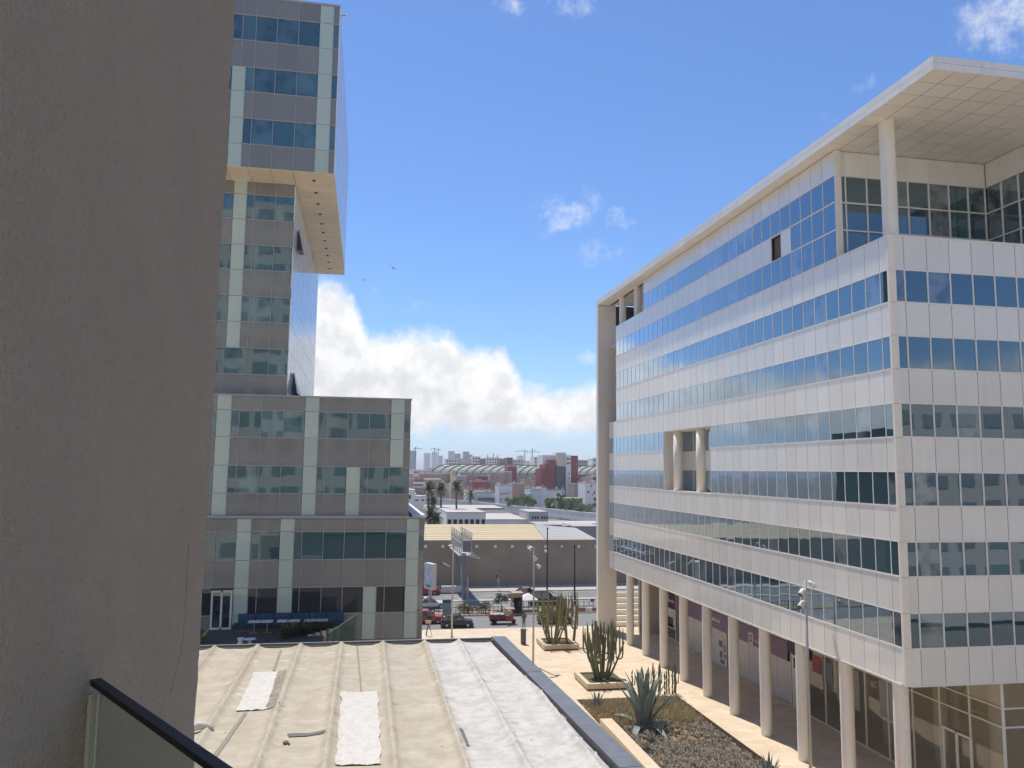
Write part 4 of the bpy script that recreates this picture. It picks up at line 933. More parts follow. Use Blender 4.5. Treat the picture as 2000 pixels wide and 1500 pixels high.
b.build('leaves', mat('shrub_grey', (.13, .15, .10), .8, var=.3, nscale=4), sh_t)

# ================================================================== lamp posts with floodlights
m_pole = mat('pole_grey', (.46, .44, .42), .5, metal=.3); m_lamp = mat('lamp_housing', (.72, .72, .70), .4); m_blackp = mat('pole_black', (.03, .032, .035), .5)
def floodpost(x, y, ztop, lab, spots, r0=.11):
    t = thing('floodlight_post', lab, 'lamp post', (x, y, GZ)); MB().tube([(x, y, GZ), (x, y, (GZ+ztop)/2), (x, y, ztop)], [r0, r0*.85, r0*.6], 12).build('pole', m_pole, t, smooth_=True); MB().cyl(x, y, GZ, GZ+.03, r0*2.2, n=12).build('base_plate', m_pole, t)
    for (dx, dz, tl) in spots:
        b = MB(); c = Vector((x+dx, y-.1, ztop+dz)); b.bar((x, y, ztop+dz), c, .05); k = sub(b.build('bracket', m_pole, t))
        d = Vector((math.copysign(.55, dx), -.25, -tl)).normalized(); b = MB(); b.tube([c-d*.12, c+d*.05, c+d*.34, c+d*.38], [.09, .15, .19, .17], 12); b.build('floodlight', m_lamp, t, smooth_=True); MB().tube([c+d*.381, c+d*.39], [.16, .16], 12).build('lens', m_dark, k)
floodpost(16.35, 76.4, -7.35, 'tall grey floodlight post standing left of the cactus planters', ((-.32, -.05, .6), (.02, -.95, .9), (.34, -1.75, .55)))
floodpost(27.25, 46.3, -6.65, 'grey floodlight post standing in front of the shop arcade', ((.25, -.1, .5), (-.25, -.55, .6), (-.3, -1.3, .6)))
floodpost(10.0, 90.0, -8.4, 'slim grey floodlight post at the plaza edge near the dark hatchback', ((-.25, -.05, .3),), .10)
def blackpost(x, y, ztop, lab, collar):
    t = thing('street_lamp', lab, 'street lamp', (x, y, GZ)); MB().tube([(x, y, GZ), (x, y, ztop)], [.15, .08], 10).build('pole', m_blackp, t); MB().tube([(x, y, ztop), (x, y, ztop+.18), (x, y, ztop+.34)], [.09, .16, .04], 10).build('lamp_head', m_blackp, t)
    if collar: MB().blob((x-.25, y, collar), .25, .25, .25).build('camera_dome', m_lamp, t)
blackpost(28.56, 123.5, -9.2, 'black street lamp with a white dome camera on the far sidewalk', -12.6); blackpost(28.6, 107.0, -10.4, 'black street lamp on the island beside the barrier', None)
# double-armed lamp behind the advertising panel
x, y = 9.55, 112.5; t = thing('street_lamp', 'grey double-armed street lamp with two white heads above the advertising panel', 'street lamp', (x, y, GZ)); zt = at_y(853, 1096, y).z
MB().tube([(x, y, GZ), (x, y, zt)], [.12, .07], 10).build('pole', m_pole, t)
for px0, px1 in (((829, 1101), (838, 1107)), ((866, 1100), (878, 1106))):
    a, b = at_y(*px0, y), at_y(*px1, y); MB().bar((x, y, zt-.2), (a+b)/2, .06).build('arm', m_blackp, t); MB().bar(a, b, .30, .16).build('lamp_head', m_lamp, t)
# advertising lightbox on a pole
x, y = 9.1, 109.3; t = thing('advertising_panel', 'white double-sided advertising lightbox on a grey pole by the road', 'billboard', (x, y, GZ)); MB().cyl(x, y, GZ, -16.2, .19, n=12).build('pole', m_pole, t)
zt, zb = at_y(850, 1100, y).z, at_y(850, 1150, y).z
rot = Matrix.Translation((x, y, 0)) @ Matrix.Rotation(R_(22), 4, 'Z') @ Matrix.Translation((-x, -y, 0))
fb = sub(MB().box(x-.32, x+.32, y-1.15, y+1.15, zb, zt).build('frame', m_lamp, t, xf=rot)); MB().box(x-.34, x-.325, y-1.0, y+1.0, zb+.15, zt-.15).build('poster', mat('ad_print', (.62, .68, .70), .4, nscale=1, ncol=(.35, .40, .45), namt=.6), fb, xf=rot)
q = MB(); q.box(x-.36, x-.345, y-.7, y+.5, zb+.25, zb+.6); q.build('green_band', mat('ad_green', (.06, .25, .13), .5), fb, xf=rot)
# skeletal billboard frame on two steel legs
bb = thing('billboard_frame', 'bare steel billboard frame on two grey legs above the road', 'billboard', (14.5, 120, GZ)); zt, zb = at_y(905, 1040, 115.5).z, at_y(905, 1082, 115.5).z
for (x, y) in ((14.42, 115.5), (14.85, 126.8)):
    MB().tube([(x, y, GZ), (x, y, zb+.1)], [.31, .28], 14).build('leg', mat('steel_bluegrey', (.20, .21, .25), .5, metal=.2), bb); MB().box(x-.8, x+.8, y-.8, y+.8, GZ, GZ+.1).build('base_plate', m_pole, bb)
    MB().bar((x+.55, y, GZ+.2), (x+.55, y, GZ+3.2), .25).build('control_box', m_pole, bb)
for sx in (-.75, .75):
    lt = MB(); x = 14.6+sx
    for k in range(7):
        yy = 114.5+k*2.2; lt.bar((x, yy, zb), (x, yy, zt), .10)
        if k < 6: lt.bar((x, yy, zb), (x, yy+2.2, zt), .07); lt.bar((x, yy+2.2, zb), (x, yy, zt), .07)
    for z in (zb, (zb+zt)/2, zt): lt.bar((x, 114.5, z), (x, 127.7, z), .12)
    lt.build('lattice', mat('steel_pale', (.52, .50, .46), .6), bb)
cw = MB(); cw.box(13.5, 15.7, 114.4, 127.8, zb-.2, zb-.1); cw.build('catwalk', m_pole, bb); MB().box(14.1, 15.2, 114.2, 115.2, zb+.4, zb+2.0).build('equipment_box', mat('steel_bluegrey', (.2, .21, .25), .5), bb)
for (y) in (114.4, 118, 122, 126): MB().bar((14.6, y, zb-.1), (16.6, y-.3, zb-.5), .10).build('floodlight_arm', m_lamp, bb)
# information totem on the plaza edge
p = at_z(872, 1214, GZ); x, y = p.x, p.y; t = thing('information_totem', 'blue and grey information totem behind the dark hatchback', 'sign', (x, y, GZ))
MB().box(x-.53, x+.53, y-.12, y+.12, GZ+.05, GZ+2.62).build('panel', mat('totem_grey', (.36, .43, .48), .5, nscale=2, var=.1), t); MB().box(x-.532, x+.532, y-.13, y+.13, GZ+2.22, GZ+2.625).build('header', mat('totem_navy', (.05, .08, .14), .5), t); MB().box(x-.5, x+.5, y-.135, y-.121, GZ+1.55, GZ+2.2).build('blue_field', mat('totem_blue', (.18, .33, .45), .5), t); MB().box(x-.35, x+.35, y-.135, y-.121, GZ+1.28, GZ+1.38).build('dark_bar', m_dark, t); MB().box(x-.6, x+.6, y-.2, y+.2, GZ, GZ+.05).build('base', m_dark, t)
p = at_z(1022, 1258, GZ); x, y = p.x, p.y; t = thing('pedestal', 'dark slim square pedestal standing alone on the pale plaza', 'pedestal', (x, y, GZ)); MB().box(x-.25, x+.25, y-.25, y+.25, GZ, GZ+1.5).build('shaft', mat('pedestal_grey', (.13, .13, .13), .7, nscale=3, var=.1), t); MB().box(x-.30, x+.30, y-.30, y+.30, GZ+1.502, GZ+1.56).build('cap', m_dark, t)
# tripod stand
p = at_z(836, 1242, GZ); x, y = p.x, p.y; t = thing('tripod_stand', 'thin grey tripod stand on the plaza beside the glass tower', 'tripod', (x, y, GZ))
for a in (0, 2.1, 4.2): MB().bar((x+.45*math.cos(a), y+.45*math.sin(a), GZ), (x, y, GZ+1.35), .05).build('leg', m_blackp, t)
MB().box(x-.3, x+.3, y-.05, y+.05, GZ+1.36, GZ+1.7).build('head', m_plst, t)
# fence, barrier, bus stop, dustbins
fz = thing('road_railing', 'low black railing along the traffic island beside the service road', 'railing', (5, 103.4, GZ))
for k in range(46):
    x = -4+k*.55
    if x > 18.2: break
    MB().bar((x, 103.45, GZ), (x, 103.45, GZ+1.0), .06 if k % 4 else .10).build('post', m_blackp, fz)
for z in (.95, .5): MB().bar((-4, 103.45, GZ+z), (18, 103.45, GZ+z), .05).build('rail', m_blackp, fz)
fz = thing('road_railing', 'white panel railing along the island by the white parasol tent', 'railing', (24, 104, GZ))
for k in range(16): MB().bar((20.6+k*.7, 106.2, GZ), (20.6+k*.7, 106.2, GZ+1.1), .06).build('post', m_blackp, fz)
MB().bar((20.6, 106.2, GZ+1.08), (31.2, 106.2, GZ+1.08), .07).build('rail', m_lamp, fz); MB().box(20.8, 31, 106.17, 106.21, GZ+.25, GZ+.45).build('rail', m_lamp, fz)
bt = thing('crash_barrier', 'dull red and white striped crash barrier lying along the island', 'barrier', (29, 104, GZ))
for k in range(8): MB().box(25.5+k*.95, 26.4+k*.95, 103.9, 104.2, GZ+.02, GZ+.5).build('segment', mat('barrier_red', (.36, .14, .10), .7) if k % 2 else m_lamp, bt)
p = at_z(973, 1153, GZ); x, y = p.x, p.y; t = thing('bus_stop_sign', 'bus stop post with a small dark plate on the sidewalk before the brown wall', 'sign', (x, y, GZ)); MB().cyl(x, y, GZ, GZ+2.6, .05, n=8).build('pole', m_pole, t); MB().box(x-.32, x+.05, y-.03, y+.03, GZ+1.9, GZ+2.4).build('plate', m_dark, t); MB().box(x-.18, x+.22, y-.035, y+.035, GZ+1.2, GZ+1.85).build('timetable', mat('timetable_grey', (.40, .40, .38), .6), t)
p = at_z(1157, 1190, GZ); x, y = p.x, p.y; t = thing('road_sign', 'small dark road sign on a thin post beside the crash barrier', 'sign', (x, y, GZ)); MB().cyl(x, y, GZ, GZ+1.3, .04, n=8).build('pole', m_pole, t); MB().box(x-.25, x+.25, y-.03, y+.03, GZ+1.0, GZ+1.4).build('plate', m_dark, t)
p = at_z(880, 1157, GZ); t = thing('concrete_block', 'long low white concrete block on the far sidewalk near the billboard leg', 'block', (p.x, p.y, GZ)); MB().box(p.x-1.4, p.x+2.2, p.y-.3, p.y+.4, GZ, GZ+.95).build('block', m_lamp, t); MB().box(p.x-3.0, p.x-1.5, p.y-.25, p.y+.35, GZ, GZ+.9).build('cabinet', m_dark, t)
def shrub(c, rad, lab, m, seed, n=500, h=1.0):
    t = thing('shrub', lab, 'shrub', c); r = random.Random(seed); b = MB()
    for k in range(7): leaf_cloud(b, (c[0]+r.uniform(-rad, rad)*.8, c[1]+r.uniform(-.5, .5), c[2]+h*(.35+.4*r.random())), rad*.5, n//7, .12, r)
    b.build('leaves', m, t); MB().tube([(c[0], c[1], c[2]), (c[0]+.1, c[1], c[2]+h*.6)], [.06, .03], 6).build('stem', mat('bark', (.14, .10, .07), .9), t)
m_drysh = mat('dry_shrub', (.22, .19, .08), .85, nscale=3, ncol=(.10, .12, .04), namt=.7, var=.3)
for k, (px, py, rad, h) in enumerate(((912, 1196, 1.5, 1.3), (942, 1195, 1.4, 1.4))): p = at_z(px, py, GZ); shrub((p.x, 104.8, GZ), rad, ('straw-coloured shrub behind the railing right of the hatchback' if k == 0 else 'olive-coloured shrub behind the railing left of the tricycle'), m_drysh if k == 0 else mat('olive_shrub', (.15, .15, .06), .85, nscale=3, ncol=(.24, .20, .10), namt=.7, var=.3), 30+k, 700, h)
p = at_z(975, 1190, GZ); shrub((p.x, 105.5, GZ), 1.1, 'small bright green tree-like shrub behind the red cargo tricycle', m_gr, 44, 800, 2.6)

# ================================================================== vehicles
m_tyre = mat('tyre', (.02, .02, .02), .85); m_rim = mat('rim', (.40, .40, .41), .35, metal=.7); m_carg = glass_mat('car_glass', (.015, .02, .022), .0, tint=(.9, .95, 1), rnd=.2, wav=.1)
m_hl = mat('headlight', (.75, .75, .72), .2); m_tl = mat('taillight', (.30, .02, .02), .3)
def paint(name, c): return mat(name, c, .28, spec=.6, nscale=2, var=.04)
def car(name, lab, cat, loc, head, Ln, W, H, m, kind='hatch', zb=None):
    """Local +x is the front. Body lofted from cross-sections, glasshouse, roof skin, wheels, lamps."""
    zb = zb if zb is not None else -18.62
    t = thing(name, lab, cat, (loc[0], loc[1], zb)); xf = Matrix.Translation((loc[0], loc[1], zb)) @ Matrix.Rotation(R_(head), 4, 'Z')
    hl = Ln/2; sh = H*.60
    prof = {'hatch': [(-1, .62, .5), (-.97, .80, .92), (-.8, 1, .99), (-.3, 1, 1), (.25, 1, .99), (.45, .97, 1), (.8, .88, .97), (.95, .72, .88), (1, .5, .7)],
            'sedan': [(-1, .62, .6), (-.97, .84, .9), (-.7, .96, .98), (-.3, 1, 1), (.2, 1, 1), (.45, .96, 1), (.8, .86, .96), (.95, .7, .86), (1, .5, .7)],
            'suv': [(-1, .7, .8), (-.97, .96, .95), (-.7, 1, 1), (-.2, 1, 1), (.3, 1, 1), (.45, .98, 1), (.85, .95, .97), (.97, .85, .92), (1, .6, .8)],
            'van': [(-1, .8, .9), (-.98, 1, .98), (-.5, 1, 1), (0, 1, 1), (.4, 1, 1), (.6, .98, 1), (.85, .86, .97), (.97, .7, .9), (1, .5, .75)]}[kind]
    rings = []
    for (u, zt, wf) in prof:
        x = u*hl; w_ = W/2*wf; z1 = .24+(sh-.24)*zt; z0 = .24 if abs(u) < .96 else .34
        rings.append([(x, -w_*.86, z0), (x, -w_, z0+.14), (x, -w_*1.0, z0+(z1-z0)*.62), (x, -w_*.94, z1-.03), (x, -w_*.8, z1), (x, w_*.8, z1), (x, w_*.94, z1-.03), (x, w_, z0+(z1-z0)*.62), (x, w_, z0+.14), (x, w_*.86, z0)])
    body = sub(MB().loft(rings).build('body', m, t, smooth_=False, xf=xf))
    a, b, c, d = {'hatch': (-.93, -.66, .08, .46), 'sedan': (-.62, -.34, .12, .46), 'suv': (-.95, -.82, .08, .40), 'van': (-.97, -.93, .30, .60)}[kind]
    zs = sh-.02; zt = H-.03; wl, wt = W/2*.93, W/2*.74
    MB().hexa([(a*hl, -wl, zs), (d*hl, -wl, zs), (d*hl, wl, zs), (a*hl, wl, zs)], [(b*hl, -wt, zt), (c*hl, -wt, zt), (c*hl, wt, zt), (b*hl, wt, zt)]).build('window', m_carg, t, xf=xf)
    ro = MB(); ro.loft([[(b*hl-.03, -wt-.02, zt-.03), (c*hl+.03, -wt-.02, zt-.03), (c*hl+.03, wt+.02, zt-.03), (b*hl-.03, wt+.02, zt-.03)], [(b*hl+.08, -wt+.08, zt+.04), (c*hl-.08, -wt+.08, zt+.04), (c*hl-.08, wt-.08, zt+.04), (b*hl+.08, wt-.08, zt+.04)]])
    for s_ in (-1, 1):
        for (p, q) in ((a, b), (d, c)): ro.bar((p*hl, s_*wl, zs), (q*hl, s_*wt, zt), .09)
        mid = (b+c)/2; ro.bar((mid*hl, s_*(wl+.005), zs), (mid*hl, s_*(wt+.005), zt), .08)
    ro.build('roof', m, t, xf=xf)
    for s_ in (-1, 1):
        for u in (-.62, .64):
            wr = .31 if kind != 'suv' else .37; cx = u*hl; cy = s_*(W/2-.09); ring = []
            for q in range(16): an_ = 6.28318*q/16; ring.append((math.cos(an_), math.sin(an_)))
            wh = sub(MB().loft([[(cx+wr*k[0], cy+o, wr+wr*k[1]) for k in ring] for o in (-.11, .11)]).build('wheel', m_tyre, t, xf=xf))
            MB().loft([[(cx+wr*.6*k[0], cy+s_*.115, wr+wr*.6*k[1]) for k in ring], [(cx+wr*.5*k[0], cy+s_*.125, wr+wr*.5*k[1]) for k in ring]]).build('rim', m_rim, wh, xf=xf)
        MB().box(hl*.93, hl*.985, s_*W*.34-.16, s_*W*.34+.16, sh*.62, sh*.78).build('headlight', m_hl, t, xf=xf); MB().box(-hl*.995, -hl*.95, s_*W*.36-.12, s_*W*.36+.12, sh*.62, sh*.92).build('taillight', m_tl, t, xf=xf)
    MB().box(-hl*1.0, hl*1.0, -W*.40, W*.40, .27, .42).build('bumper', m_dark, t, xf=xf)
    return t
pz_ = lambda x, y, z=-18.62: at_z(x, y, z)
p = pz_(894, 1227); car('parked_car', 'small navy hatchback parked at the plaza edge', 'car', (p.x, p.y+.9), -4, 3.95, 1.65, 1.48, paint('navy_paint', (.022, .026, .038)))
p = pz_(838, 1219); car('parked_car', 'dusty red hatchback parked beside the glass tower', 'car', (p.x-.2, p.y+.8), -3, 4.1, 1.7, 1.62, paint('red_paint', (.40, .075, .075)))
p = pz_(836, 1163); car('driving_car', 'red taxi van driving on the far carriageway', 'van', (p.x-.4, p.y+.9), 0, 4.3, 1.75, 1.85, paint('taxi_red', (.42, .03, .035)), 'van')
p = pz_(836, 1191); car('driving_car', 'white sedan driving on the near carriageway behind the railing', 'car', (p.x+.3, 109.8), 4, 4.4, 1.7, 1.42, paint('white_paint', (.70, .70, .70)), 'sedan')
p = pz_(1028, 1170); car('driving_car', 'dusty brown sedan driving on the far carriageway beyond the white parasol tent', 'car', (p.x, 117.4), 180, 4.7, 1.78, 1.45, paint('brown_paint', (.33, .23, .19)), 'sedan')
p = pz_(1084, 1187); car('driving_car', 'black off-road vehicle driving on the near carriageway behind the pale cactus', 'car', (p.x-.8, 109.6), 0, 5.0, 1.95, 1.95, paint('black_paint', (.012, .012, .014)), 'suv')
p = pz_(1082, 1220); car('parked_car', 'dark teal car parked behind the pale cactus clump', 'car', (p.x+.3, p.y+.9), -2, 4.3, 1.7, 1.5, paint('teal_paint', (.02, .05, .055)))
# cargo tricycle
p = pz_(982, 1220); x, y, z = p.x, p.y+.6, -18.62; tk = thing('cargo_tricycle', 'red motor cargo tricycle with an open bed loaded with sacks', 'tricycle', (x, y, z)); m_rt = paint('trike_red', (.34, .05, .05)); m_bedp = mat('trike_bed', (.16, .045, .04), .7, nscale=3, var=.2)
MB().box(x-1.5, x+.35, y-.62, y+.62, z+.62, z+.68).build('bed_floor', m_bedp, tk)
for (a, b, c, d) in ((x-1.5, x+.35, y-.64, y-.60), (x-1.5, x+.35, y+.60, y+.64), (x-1.54, x-1.5, y-.64, y+.64)): MB().box(a, b, c, d, z+.62, z+1.15).build('bed_side', m_bedp, tk)
MB().box(x+.36, x+1.35, y-.5, y+.5, z+.35, z+1.2).build('cab', m_rt, tk); MB().box(x+.38, x+1.5, y-.6, y+.6, z+1.75, z+1.84).build('canopy', mat('canopy_tan', (.40, .30, .20), .8), tk)
for (a, b) in ((x+.42, y-.55), (x+.42, y+.55), (x+1.4, y-.5), (x+1.4, y+.5)): MB().bar((a, b, z+1.2), (a, b, z+1.75), .05).build('canopy_post', m_blackp, tk)
for (a, b) in ((x-1.0, y-.62), (x-1.0, y+.62), (x+1.45, y)):
    ring = [(math.cos(6.28318*q/16), math.sin(6.28318*q/16)) for q in range(16)]
    MB().loft([[(a+.27*k[0], b+o, z+.27+.27*k[1]) for k in ring] for o in (-.07, .07)]).build('wheel', m_tyre, tk)
MB().box(x-1.5, x+1.2, y-.3, y+.3, z+.35, z+.5).build('chassis', m_dark, tk)
for k in range(4):
    sx = x-1.25+k*.42; s_ = tag(MB().blob((sx, y+.1*(-1)**k, z+1.12), .26, .42, .16, 12, 6).build('cargo_sack', mat('sack_white', (.55, .53, .50), .9, nscale=4, var=.2), smooth_=True), 'pale cargo sack lying in the bed of the red tricycle', 'sack', 'sacks in the tricycle bed')
# kiosk and tent
p = at_z(1011, 1199, GZ); x, y = p.x, p.y+.8; kx = thing('street_kiosk', 'narrow beige street kiosk with a dark open counter', 'kiosk', (x, y, GZ)); m_kio = mat('kiosk_beige', (.46, .34, .25), .8, nscale=2, var=.12)
MB().box(x-.66, x-.58, y-.7, y+.7, GZ, GZ+2.5).build('side_wall', m_kio, kx); MB().box(x+.58, x+.66, y-.7, y+.7, GZ, GZ+2.5).build('side_wall', m_kio, kx); MB().box(x-.57, x+.57, y+.6, y+.7, GZ, GZ+2.5).build('back_wall', m_dark, kx); MB().box(x-.76, x+.76, y-.85, y+.8, GZ+2.502, GZ+2.65).build('roof', m_kio, kx); MB().box(x-.57, x+.57, y-.69, y-.6, GZ, GZ+.95).build('counter', mat('kiosk_dark', (.05, .035, .04), .7), kx); MB().box(x-.57, x+.57, y-.69, y-.62, GZ+2.05, GZ+2.5).build('awning_board', m_kio, kx)
p = at_z(1035, 1196, GZ); x, y = p.x, 105.6; tn = thing('parasol_tent', 'white pointed canopy tent beside the kiosk', 'tent', (x, y, GZ)); zc = at_y(1035, 1170, y).z; za = at_y(1035, 1158, y).z
hw = (at_y(1053, 1168, y).x-at_y(1017, 1168, y).x)/2
MB().loft([[(x-hw, y-hw*.9, zc), (x+hw, y-hw*.9, zc), (x+hw, y+hw*.9, zc), (x-hw, y+hw*.9, zc)], [(x-hw*.45, y-hw*.4, zc+(za-zc)*.62), (x+hw*.45, y-hw*.4, zc+(za-zc)*.62), (x+hw*.45, y+hw*.4, zc+(za-zc)*.62), (x-hw*.45, y+hw*.4, zc+(za-zc)*.62)], [(x-.03, y-.03, za), (x+.03, y-.03, za), (x+.03, y+.03, za), (x-.03, y+.03, za)]]).build('canopy', mat('canvas_white', (.80, .79, .76), .8), tn)
for (a, b) in ((-1, -1), (1, -1), (1, 1), (-1, 1)): MB().bar((x+a*hw*.95, y+b*hw*.85, GZ), (x+a*hw*.95, y+b*hw*.85, zc+.05), .06).build('pole', m_blackp, tn)

# ================================================================== people
def person(lab, c, head, shirt, legs, hair, pose, H=1.72, sx=1.0):
    """One continuous skinned body; colour changes at collar, waist and shoes by height."""
    k = H/1.72
    V = {'pel': (0, 0, .95), 'sp': (0, 0, 1.15), 'ch': (0, 0, 1.36), 'nk': (0, 0, 1.48), 'h1': (0, .02, 1.56), 'h2': (0, .03, 1.64), 'h3': (0, .01, 1.71),
         'hl': (-.09, 0, .90), 'kl': (-.11, .03, .50), 'al': (-.12, -.01, .09), 'tl': (-.13, .15, .04), 'hr': (.09, 0, .90), 'kr': (.11, .03, .50), 'ar': (.12, -.01, .09), 'tr': (.13, .15, .04),
         'sl': (-.19, 0, 1.40), 'el': (-.26, -.02, 1.13), 'wl': (-.25, .08, .89), 'sr': (.19, 0, 1.40), 'er': (.26, -.02, 1.13), 'wr': (.25, .08, .89)}
    if pose == 'carry': V.update({'el': (-.27, .02, 1.14), 'wl': (-.10, .22, 1.10), 'er': (.27, .02, 1.14), 'wr': (.10, .23, 1.14)})
    if pose == 'reach': V.update({'er': (.33, .10, 1.18), 'wr': (.42, .26, 1.02)})
    if pose == 'sit': V.update({'kl': (-.12, .42, .92), 'al': (-.13, .46, .48), 'tl': (-.13, .6, .44), 'kr': (.12, .42, .92), 'ar': (.13, .46, .48), 'tr': (.13, .6, .44), 'el': (-.28, .14, 1.15), 'wl': (-.22, .40, 1.16), 'er': (.28, .14, 1.15), 'wr': (.22, .40, 1.16)})
    rad = {'pel': .15, 'sp': .135, 'ch': .155, 'nk': .055, 'h1': .075, 'h2': .092, 'h3': .06, 'hl': .095, 'hr': .095, 'kl': .06, 'kr': .06, 'al': .042, 'ar': .042, 'tl': .04, 'tr': .04, 'sl': .065, 'sr': .065, 'el': .045, 'er': .045, 'wl': .03, 'wr': .03}
    E_ = [('pel', 'sp'), ('sp', 'ch'), ('ch', 'nk'), ('nk', 'h1'), ('h1', 'h2'), ('h2', 'h3'), ('pel', 'hl'), ('hl', 'kl'), ('kl', 'al'), ('al', 'tl'), ('pel', 'hr'), ('hr', 'kr'), ('kr', 'ar'), ('ar', 'tr'), ('ch', 'sl'), ('sl', 'el'), ('el', 'wl'), ('ch', 'sr'), ('sr', 'er'), ('er', 'wr')]
    for sd in 'lr':                                   # palm and five fingers
        w_, e_ = Vector(V['w'+sd]), Vector(V['e'+sd]); d = (w_-e_).normalized(); s_ = d.cross(Vector((0, 1, .2))).normalized(); s_ = s_ if s_.length > .1 else Vector((1, 0, 0))
        V['p'+sd] = tuple(w_+d*.07); rad['p'+sd] = .026; E_.append(('w'+sd, 'p'+sd))
        for f, (o, l_) in enumerate(((-.03, .05), (-.022, .085), (-.007, .095), (.008, .088), (.022, .07))):
            a, b = f'f{f}{sd}', f'g{f}{sd}'; base = w_+d*(.035 if f == 0 else .075)+s_*o*(1.3 if f == 0 else 1)
            V[a] = tuple(base+d*l_*.45+s_*o*(.5 if f == 0 else .1)); V[b] = tuple(base+d*l_*.9+Vector((0, .015, -.01))); rad[a] = .009; rad[b] = .007; E_ += [('p'+sd, a), (a, b)]
    keys = list(V); me = bpy.data.meshes.new('person'); me.from_pydata([Vector(V[q])*k for q in keys], [(keys.index(a), keys.index(b)) for a, b in E_], [])
    o = bpy.data.objects.new('person', me); C.objects.link(o); o.location = c; o.rotation_euler = (0, 0, R_(head)); md = o.modifiers.new('skin', 'SKIN')
    for i, q in enumerate(keys): sv = me.skin_vertices[0].data[i]; sv.radius = (rad[q]*k, rad[q]*k); sv.use_root = q == 'pel'
    sb = o.modifiers.new('sub', 'SUBSURF'); sb.levels = 1; sb.render_levels = 1
    m = bpy.data.materials.new('clothes'); m.use_nodes = True; t = m.node_tree; b = t.nodes['Principled BSDF']; b.inputs['Roughness'].default_value = .85
    sp = N('ShaderNodeSeparateXYZ', t); L(N('ShaderNodeTexCoord', t).outputs['Object'], sp.inputs[0], t); cr = N('ShaderNodeValToRGB', t); cr.color_ramp.interpolation = 'CONSTANT'
    L(M_('DIVIDE', sp.outputs[2], 1.85*k, tree=t), cr.inputs[0], t); els = cr.color_ramp.elements; els[0].position = 0; els[0].color = (.03, .025, .02, 1); els[1].position = .07/1.85; els[1].color = (*legs, 1)
    for pos, c_ in ((.96/1.85, shirt), (1.46/1.85, (.33, .20, .14)), (1.63/1.85, hair)): e = els.new(pos); e.color = (*c_, 1)
    L(cr.outputs[0], b.inputs['Base Color'], t); me.materials.append(m); tag(o, lab, 'person')
    f = MB()                                          # nose, ears, eyes on the head
    f.blob((0, .115*k, 1.60*k), .014, .022, .02, 6, 4); f.blob((-.088*k, .03*k, 1.61*k), .012, .02, .03, 6, 4); f.blob((.088*k, .03*k, 1.61*k), .012, .02, .03, 6, 4)
    fo_ = f.build('face', mat('skin', (.33, .20, .14), .7)); fo_.parent = o
    f = MB(); f.blob((-.032*k, .104*k, 1.635*k), .012, .008, .008, 6, 4); f.blob((.032*k, .104*k, 1.635*k), .012, .008, .008, 6, 4); f.box(-.025*k, .025*k, .09*k, .102*k, 1.555*k, 1.565*k); e_ = f.build('eyes_and_mouth', m_dark); e_.parent = o
    hr = MB(); hr.blob((0, -.012*k, 1.69*k), .098*k, .105*k, .07*k, 10, 6); ho = hr.build('hair', mat('hair_black', (.015, .013, .012), .8)); ho.parent = o
    return o
BLK = (.02, .018, .017)
p = at_z(1023, 1228, GZ); person('person in dark grey clothes standing on the plaza with hands held at the chest', (p.x, p.y, GZ), 175, (.09, .09, .10), (.06, .062, .07), BLK, 'carry', 1.75)
p = at_z(836, 1222, GZ); person('person in a dark top and beige trousers standing beside the red hatchback', (p.x, 95.2, GZ), 150, (.03, .035, .05), (.45, .38, .30), BLK, 'reach', 1.75)
p = at_z(1003, 1199, GZ); person('person in a white shirt standing at the left side of the kiosk', (p.x-.15, 103.0, GZ), 60, (.62, .62, .62), (.30, .20, .16), BLK, 'stand', 1.75)
p = at_z(1013, 1199, GZ); person('person in black standing in front of the kiosk counter', (p.x, 102.9, GZ), 10, (.05, .05, .055), (.03, .03, .03), BLK, 'stand', 1.72)
p = pz_(988, 1222); person('person in a pale jacket sitting at the side of the red tricycle', (p.x+.05, 96.75, -18.45), -90, (.48, .43, .36), (.30, .08, .07), BLK, 'sit', 1.72)
# ================================================================== brown wall and warehouse across the street
wh = thing('warehouse', 'long brown walled warehouse with a sand-yellow corrugated roof across the street', 'building', (20, 140, GZ))
m_bw = mat('brown_wall', (.37, .305, .235), .9, nscale=.25, ncol=(.30, .25, .195), namt=.7, var=.10)
ztop = at_y(1000, 1056, 128.85).z
MB().box(-60, 38.6, 128.8, 129.4, GZ, ztop).build('wall', m_bw, wh); MB().box(38.65, 140, 128.9, 129.5, GZ, ztop-.1).build('wall', m_bw, wh)
MB().box(-60, 38.6, 128.74, 129.46, ztop+.003, ztop+.14).build('coping', mat('wall_coping', (.46, .38, .26), .8), wh)
for px in (831, 865, 931, 967, 1000, 1032, 1065, 1097, 1163, 898, 1130):
    p = at_y(px, 1067, 128.7); MB().loft([[(p.x+a_*.2, 128.78, p.z+b_*.2) for a_, b_ in ((-1, -1), (1, -1), (1, 1), (-1, 1))][::-1], [(p.x+a_*.25, 128.6, p.z+b_*.25) for a_, b_ in ((-1, -1), (1, -1), (1, 1), (-1, 1))][::-1], [(p.x+a_*.18, 128.42, p.z+b_*.2) for a_, b_ in ((-1, -1), (1, -1), (1, 1), (-1, 1))][::-1]]).build('wall_lamp', mat('lamp_opal', (.88, .86, .82), .4) if px not in (1097, 1163) else m_lamp, wh)
